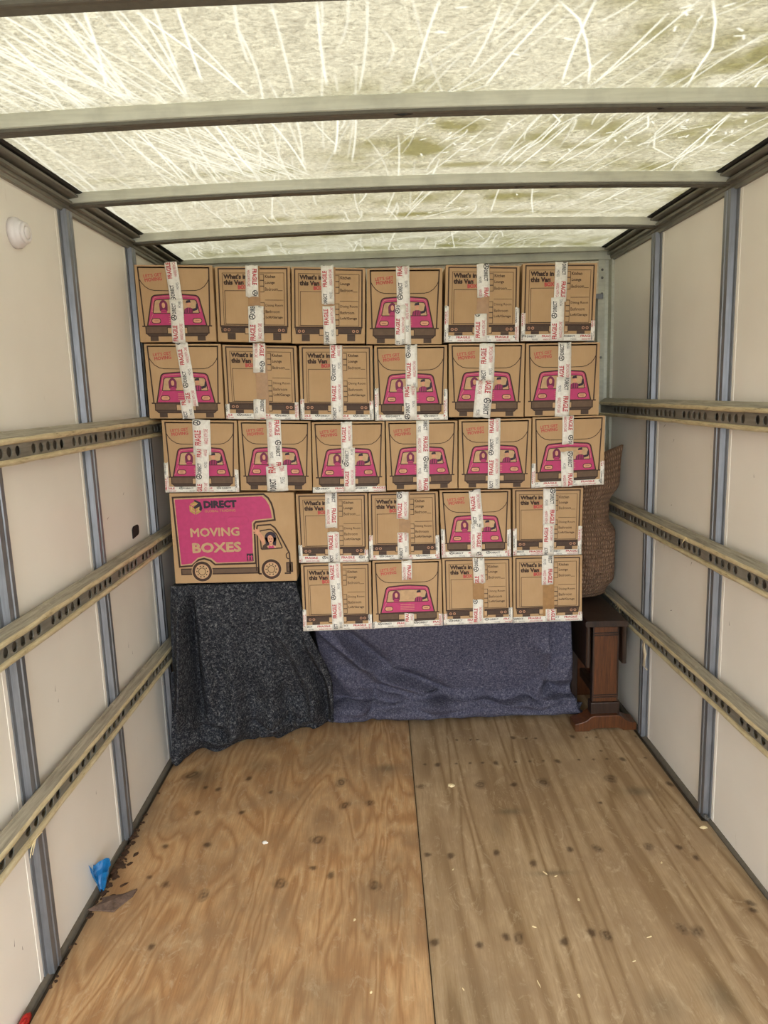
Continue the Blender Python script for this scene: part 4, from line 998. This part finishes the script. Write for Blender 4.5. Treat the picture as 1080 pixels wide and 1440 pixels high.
def P_right(u, v):
    zt = .536
    if v < .25:
        k = v/.25; x = lerp(-.39, .715, u); y = lerp(3.12, 2.875, k)
        return (x, y, zt-.007*abs(sin(0))+.002*noise.noise(Vector((x*9, y*9, 3)))-.006)
    k = (v-.25)/.75
    tx = lerp(-.39, .715, u); bx = lerp(-.35, .745, u)
    xx = lerp(tx, bx, k)
    yy = lerp(2.860, 3.035, min(1, k/.72)**.9); zz = lerp(zt-.006, .136, min(1, k/.72))
    d = 0
    # big swag from the left shoulder to the bottom middle
    d += ridge(u, k, (.02, .02), (.20, .50), .028, .075) + ridge(u, k, (.20, .50), (.50, .84), .035, .065)
    d -= ridge(u, k, (.10, .06), (.27, .48), .030, .040) + ridge(u, k, (.27, .48), (.52, .76), .035, .040)
    d += ridge(u, k, (.06, .45), (.15, .90), .040, .06, .3) - ridge(u, k, (.21, .62), (.15, .95), .022, .05)
    d += ridge(u, k, (.14, .62), (.42, .78), .022, .045)
    d += ridge(u, k, (.88, .25), (.985, .7), .045, .045) + ridge(u, k, (.97, .0), (.985, .5), .025, .03)
    d += ridge(u, k, (.93, .55), (.80, .82), .030, .06) + ridge(u, k, (.84, .72), (1., .80), .025, .055)
    d -= ridge(u, k, (.88, .60), (.97, .84), .022, .045)
    d += ridge(u, k, (.56, .74), (.80, .80), .022, .03) + ridge(u, k, (.40, .80), (.62, .72), .022, .035)
    # rolled hem lying along the floor
    if k > .72:
        q = (k-.72)/.28
        rr_ = .046*(1+.45*noise.noise(Vector((u*6, 1, 0))))
        a = q*pi*1.55-.35
        zz = .014+rr_*(1+cos(max(0, min(a, pi*1.3))))+.014*noise.noise(Vector((u*12, q*3, 7)))*(1-q)
        if a < 0: zz += .030*(-a/.35)
        yy = 3.035-rr_*1.5*sin(max(0, min(a, pi)))+.014*noise.noise(Vector((u*13, q*3, 2)))
        if a > pi: yy += .03*(a-pi)
        yy += .02*math.exp(-((q-.35-.1*sin(u*17))/.06)**2)
        xx += .022*noise.noise(Vector((u*10, q*4, 11)))
    if u > .9:
        e = (u-.9)/.1; xx += .06*e*max(0, (k-.72)/.28)
        d += .018*noise.noise(Vector((u*30, k*12, 0)))*max(0, (k-.55)/.45)
    d += .018*noise.noise(Vector((u*5, k*4, 2)))*min(1, k*3)+.006*noise.noise(Vector((u*18, k*12, 6)))*(k)
    if u > .9: yy = max(yy-d, 2.965)+d
    return (xx, max(2.86, yy-d*(1-.4*min(1, max(0, (k-.58)/.16)))), max(.008, zz))
drape('moving_blanket', P_right, 190, 150, MAT['felt_blue'], 'blue-grey felt blanket hanging to the floor under the bottom row of cartons', .007)

# ------------------------------------------------------------------ drop-leaf table, end on, in the right corner
t = thing('drop_leaf_table', (.845, 3.05, 0.0)); tag(t, 'dark oak drop-leaf table seen end on in the right corner under the cushion', 'table')
y0 = 2.905
def obox(name, x0, x1, ya, yb, za, zb, mat, par, bev=.003):
    g = MB(); g.box(x0, x1, ya, yb, za, zb); return g.build(name, MAT[mat], par, bevel=bev)
g = MB(); n = 12
prof = [(.752, .478), (.758, .472), (.925, .470), (.934, .476), (.934, .490), (.925, .497), (.760, .499), (.752, .492)]
g.extrude_y(prof, y0-.045, 3.30, ny=6, jit=.0015); g.build('table_top', MAT['oak_dark'], t, bevel=.002)
post = obox('end_panel', .802, .904, y0, y0+.026, .118, .474, 'oak', t)
for z in (.420, .430, .140, .150): obox('moulding', .800, .906, y0-.004, y0+.002, z-.0025, z+.0025, 'oak_dark', post, .001)
obox('side_stile', .797, .803, y0-.002, y0+.03, .118, .474, 'oak_dark', post, .001); obox('side_stile', .903, .909, y0-.002, y0+.03, .118, .474, 'oak_dark', post, .001)
obox('plinth', .790, .914, y0-.012, y0+.040, .062, .120, 'oak_dark', t, .004)
for x in (.762, .916):                            # the hanging leaves, edge on
    g = MB(); g.extrude_z([(x, y0-.02), (x+.006, y0-.026), (x+.014, y0-.026), (x+.019, y0-.02), (x+.019, 3.28), (x, 3.28)], .285 if x < .8 else .30, .470)
    g.build('hanging_leaf', MAT['oak_dark'], t, bevel=.001)
g = MB()                                          # shaped sled foot
top = [(.716, .034), (.742, .040), (.768, .050), (.785, .066), (.80, .070), (.90, .070), (.915, .064), (.932, .048), (.955, .038), (.982, .032)]
bot = [(.982, 0), (.925, 0), (.915, .008), (.90, .012), (.80, .012), (.787, .008), (.777, 0), (.716, 0)]
pr = top+bot; n = len(pr)
g.add([(x, y0-.035, z) for x, z in pr]+[(x, y0+.05, z) for x, z in pr], [tuple(range(n)), tuple(range(2*n-1, n-1, -1))]+[(i, (i+1) % n, n+(i+1) % n, n+i) for i in range(n)])
g.build('sled_foot', MAT['oak'], t, bevel=.003)
obox('gate_leg', .765, .795, y0+.22, y0+.25, 0.0, .46, 'oak_dark', t)
obox('stretcher', .835, .865, y0+.026, 3.24, .10, .14, 'oak_dark', t)
obox('end_panel', .802, .904, 3.24, 3.266, 0.0, .474, 'oak', t)

# ------------------------------------------------------------------ knitted cushion on the table
nu, nv = 44, 70; vs = []; uv = []
def cush(u, v, side):                             # u across, v up
    a, b = 2*u-1, 2*v-1
    rim = (1-abs(a)**2.6)*(1-abs(b)**3.2); th = .085*max(0, rim)**.55
    pinch = 1-.07*(1-abs(b))*abs(a)**3-.0
    e_ = max(0, (v-.70)/.30); zz_ = .512+.655*v; right = .974+.012*e_-.038*math.exp(-((zz_-.925)/.075)**4)-.038*math.exp(-((zz_-.50)/.07)**4); left = .705+.01*v
    w = (right-left)/2; cx = (right+left)/2
    zc = .512+.655*v
    x = cx+a*w*pinch
    if b > 0: zc += .055*(a)*b**2                 # top edge rises to the right corner
    zc += .010*(a*a)*(-b)
    y = 3.16-.05*v - side*th + .03*a*a
    y += .012*noise.noise(Vector((a*2.5, b*4, side)))+.004*noise.noise(Vector((a*12, b*22, side)))+.02*math.exp(-((a-.2+b*.4)/.15)**2)*side*(1-abs(b))*.6
    x -= .02*(1-b*b)*0
    return (min(x, .988), y, zc)
V = []; F = []; UV = []
for side in (1, -1):
    k = len(V)
    for j in range(nv+1):
        for i in range(nu+1): V.append(cush(i/nu, j/nv, side)); UV.append((i/nu*.4, j/nv*.72))
    for j in range(nv):
        for i in range(nu):
            q = (k+j*(nu+1)+i, k+j*(nu+1)+i+1, k+(j+1)*(nu+1)+i+1, k+(j+1)*(nu+1)+i); F.append(q if side == 1 else q[::-1])
o = mesh('cushion', V, F, MAT['cushion'], None, True)
ul = o.data.uv_layers.new(name='UVMap')
for lp in o.data.loops: ul.data[lp.index].uv = UV[lp.vertex_index]
bm = bmesh.new(); bm.from_mesh(o.data); bmesh.ops.remove_doubles(bm, verts=bm.verts, dist=.0004); bm.to_mesh(o.data); bm.free()
tag(o, 'brown knitted cushion squeezed between the carton stack and the right wall', 'cushion')

# ------------------------------------------------------------------ small things
t = thing('wall_light', (-1.0, 1.918, 1.905)); tag(t, 'small round white plastic fitting high on the left wall', 'light')
def disc(name, prof, par, mat, n=32):
    g = MB(); vs = []; m = len(prof)
    for d, r in prof:
        for k in range(n): vs.append((-1.0+d, 1.918+r*cos(2*pi*k/n), 1.905+r*sin(2*pi*k/n)))
    fs = [tuple(range(n)), tuple(range((m-1)*n, m*n))]+[(i*n+k, i*n+(k+1) % n, (i+1)*n+(k+1) % n, (i+1)*n+k) for i in range(m-1) for k in range(n)]
    g.add(vs, fs); return g.build(name, mat, par, smooth=True)
disc('base', [(.0, .038), (.012, .038), (.018, .034), (.019, .031), (.024, .030), (.028, .027)], t, MAT['white_plastic'])
disc('lens_ring', [(.026, .026), (.033, .026), (.036, .022), (.036, .018), (.033, .016)], t, MAT['white_plastic'])
disc('dome', [(.030, .017), (.036, .015), (.039, .009), (.040, .002)], t, MAT['white_plastic'])

def crumple(name, c, r, mat, label, cat, seed, flatten=1.0, squash=(1, 1, 1), amp=.45):
    bm = bmesh.new(); bmesh.ops.create_icosphere(bm, subdivisions=3, radius=1)
    lo = 9
    for v in bm.verts:
        n_ = v.co.normalized(); k = 1+amp*noise.noise(n_*2.1+Vector((seed, 0, 0)))+amp*.6*abs(noise.noise(n_*5+Vector((seed, 3, 0))))
        v.co = Vector((n_.x*k*r*squash[0], n_.y*k*r*squash[1], n_.z*k*r*squash[2])); lo = min(lo, v.co.z)
    for v in bm.verts: v.co += Vector((c[0], c[1], c[2]-lo))
    me = bpy.data.meshes.new(name); bm.to_mesh(me); bm.free(); me.materials.append(mat)
    o = link(name, me); tag(o, label, cat); return o
# torn blue plastic, folded like a small cup
V = []; F = []; n = 14
for j in range(9):
    for i in range(n+1):
        a = -2.6+5.2*i/n; v = j/8
        r = (.006+.030*v)*(1+.35*noise.noise(Vector((a*1.5, v*3, 2))))
        V.append((-.975+r*sin(a)*.9, 1.955+r*cos(a)*.7, .004+.085*v*(1+.12*sin(a*2))+.008*noise.noise(Vector((a*3, v*5, 7)))))
for j in range(8):
    for i in range(n): k = j*(n+1)+i; F.append((k, k+1, k+n+2, k+n+1))
o = mesh('plastic_scrap', V, F, MAT['blue_plastic'], None, False); o.modifiers.new('thickness', 'SOLIDIFY').thickness = .0012
tag(o, 'crumpled scrap of blue plastic standing on the floor edge by the left wall', 'scrap')
pts = [(-.985, 1.872), (-.955, 1.905), (-.965, 1.925), (-.90, 1.935), (-.868, 1.955), (-.872, 1.925), (-.895, 1.885), (-.905, 1.862), (-.94, 1.868)]
n = len(pts); g = MB()
cen = (-.925, 1.9)
g.add([(x, y, .006+.006*noise.noise(Vector((x*40, y*40, 0)))) for x, y in pts]+[(cen[0], cen[1], .012)]+[(x, y, .0012) for x, y in pts]+[(cen[0], cen[1], .0012)],
      [(i, (i+1) % n, n) for i in range(n)]+[(n+1+(i+1) % n, n+1+i, 2*n+1) for i in range(n)]+[(i, n+1+i, n+1+(i+1) % n, (i+1) % n) for i in range(n)])
o = g.build('carpet_scrap', MAT['carpet']); tag(o, 'small angular scrap of grey-brown carpet lying beside the blue plastic', 'scrap')
crumple('paper_chip', (.142, 2.469, .0005), .010, MAT['chip'], 'curled cream chip on the right plywood sheet near the blue blanket', 'scrap', 3, squash=(1.2, .9, .5))
crumple('paper_chip', (-.511, 2.162, .0005), .008, MAT['paper'], 'tiny white crumb of paper on the left plywood sheet', 'scrap', 8, squash=(1.1, .8, .5))
crumple('metal_scrap', (.985, 2.212, .0005), .009, MAT['bolt'], 'small shiny crumpled bit at the foot of the right wall stud', 'scrap', 5, squash=(.7, 1.3, .9))
crumple('red_scrap', (-.983, 1.485, -.012), .017, MAT['red_plastic'], 'red plastic bit in the gap by the left wall, bottom left corner', 'scrap', 6, squash=(.5, 1.6, .9))
crumple('leaf_scrap', (.955, 2.165, .0005), .008, MAT['chip'], 'pale curled flake just in front of the shiny bit by the right wall', 'scrap', 15, squash=(1.5, .8, .4))

def flakes(name, spots, mat, label, cat, seed):
    rnd = random.Random(seed); g = MB()
    for (x, y, z, r, el, ang) in spots:
        k = 6; c = []
        for i in range(k):
            a = 2*pi*i/k; q = r*rnd.uniform(.6, 1.1); px, py = q*cos(a)*el, q*sin(a)/max(1, el*.6)
            c.append((x+px*cos(ang)-py*sin(ang), y+px*sin(ang)+py*cos(ang), z+.0015+rnd.uniform(0, r*.35)))
        b = [(p[0], p[1], z+.0002) for p in c]
        g.add(c+b, [tuple(range(k)), tuple(range(2*k-1, k-1, -1))]+[(i, k+i, k+(i+1) % k, (i+1) % k) for i in range(k)])
    o = g.build(name, mat); tag(o, label, cat, kind='stuff'); return o
rnd = random.Random(4); sp = []
for i in range(60):
    y = rnd.choice([2.10, 2.16, 2.05])+rnd.gauss(0, .06); sp.append((-.975+abs(rnd.gauss(0, .009)), y, rnd.uniform(-.003, .004), rnd.uniform(.004, .011), rnd.uniform(.8, 2), rnd.uniform(0, 3)))
for i in range(30):
    sp.append((-.975+abs(rnd.gauss(0, .006)), rnd.uniform(1.6, 2.6), 0, rnd.uniform(.003, .006), 1.4, rnd.uniform(0, 3)))
sp += [(-.93, 2.13, 0, .009, 1.6, 1.2), (-.935, 2.08, 0, .008, 2, .9), (-.935, 1.93, 0, .010, 1.5, 1), (-.92, 1.98, 0, .007, 2.4, .7)]
flakes('leaf_litter', sp, MAT['litter'], 'dry brown leaf litter gathered along the left edge of the floor', 'debris', 2)
rnd = random.Random(9); sp = []
for (x, y) in ((.53, 1.62), (.45, 1.85), (.36, 1.52), (.75, 2.0), (.38, 1.97), (.41, 1.955), (.27, 1.56), (.18, 1.42), (.08, 1.55), (.60, 1.70), (.10, 2.0), (.3, 1.75), (-.2, 1.8), (-.15, 1.55)):
    sp.append((x, y, .0002, rnd.uniform(.002, .004), rnd.uniform(1.5, 5), rnd.uniform(0, 3)))
flakes('wood_splinters', sp, MAT['chip'], 'pale wood splinters scattered over the plywood floor', 'debris', 3)

# torn plastic shred hanging from the lowest right rail
pts = [(.951, 2.735, .452), (.953, 2.742, .43), (.957, 2.735, .40), (.960, 2.748, .37), (.955, 2.735, .345), (.962, 2.725, .335)]
V = []; F = []
for i, p in enumerate(pts):
    for j in range(5):
        a = (j-2)/2; w = (.006, .007, .009, .009, .016, .010)[i]
        V.append((p[0]+.004*sin(j*2.3+i), p[1]+a*w, p[2]+.006*noise.noise(Vector((i, j*2.0, 0)))))
for i in range(len(pts)-1):
    for j in range(4): k = i*5+j; F.append((k, k+1, k+6, k+5))
o = mesh('plastic_shred', V, F, MAT['film'], None, True); o.modifiers.new('thickness', 'SOLIDIFY').thickness = .001
tag(o, 'torn strip of cloudy plastic hanging from the lowest right rail', 'scrap')
# frayed bit caught on the left rail's lower lip
def fray(y, z, s, label):
    rnd = random.Random(int(y*100)); g = MB()
    for k in range(7):
        a = rnd.uniform(-1, 1); L = rnd.uniform(.015, .04); x = s*.941
        p0 = Vector((x, y+rnd.uniform(-.01, .01), z)); p1 = p0+Vector((-s*.002, cos(a)*L*rnd.choice([-1, 1]), -abs(sin(a))*L)); w = Vector((0, 0, .0018)); q = Vector((s*.0015, 0, 0))
        g.add([p0+w, p1+w*.3, p1-w*.3, p0-w, p0+w+q, p1+w*.3+q, p1-w*.3+q, p0-w+q], [(0, 1, 2, 3), (7, 6, 5, 4), (0, 4, 5, 1), (3, 2, 6, 7), (0, 3, 7, 4)])
    o = g.build('frayed_strap', MAT['chip']); tag(o, label, 'scrap')
fray(1.56, .442, -1, 'frayed tan thread caught on the lowest left rail')
fray(2.36, .955, 1, 'frayed tan thread caught on the middle right rail')
fray(3.02, .515, 1, 'frayed pale thread on the lowest right rail beside the oak table')
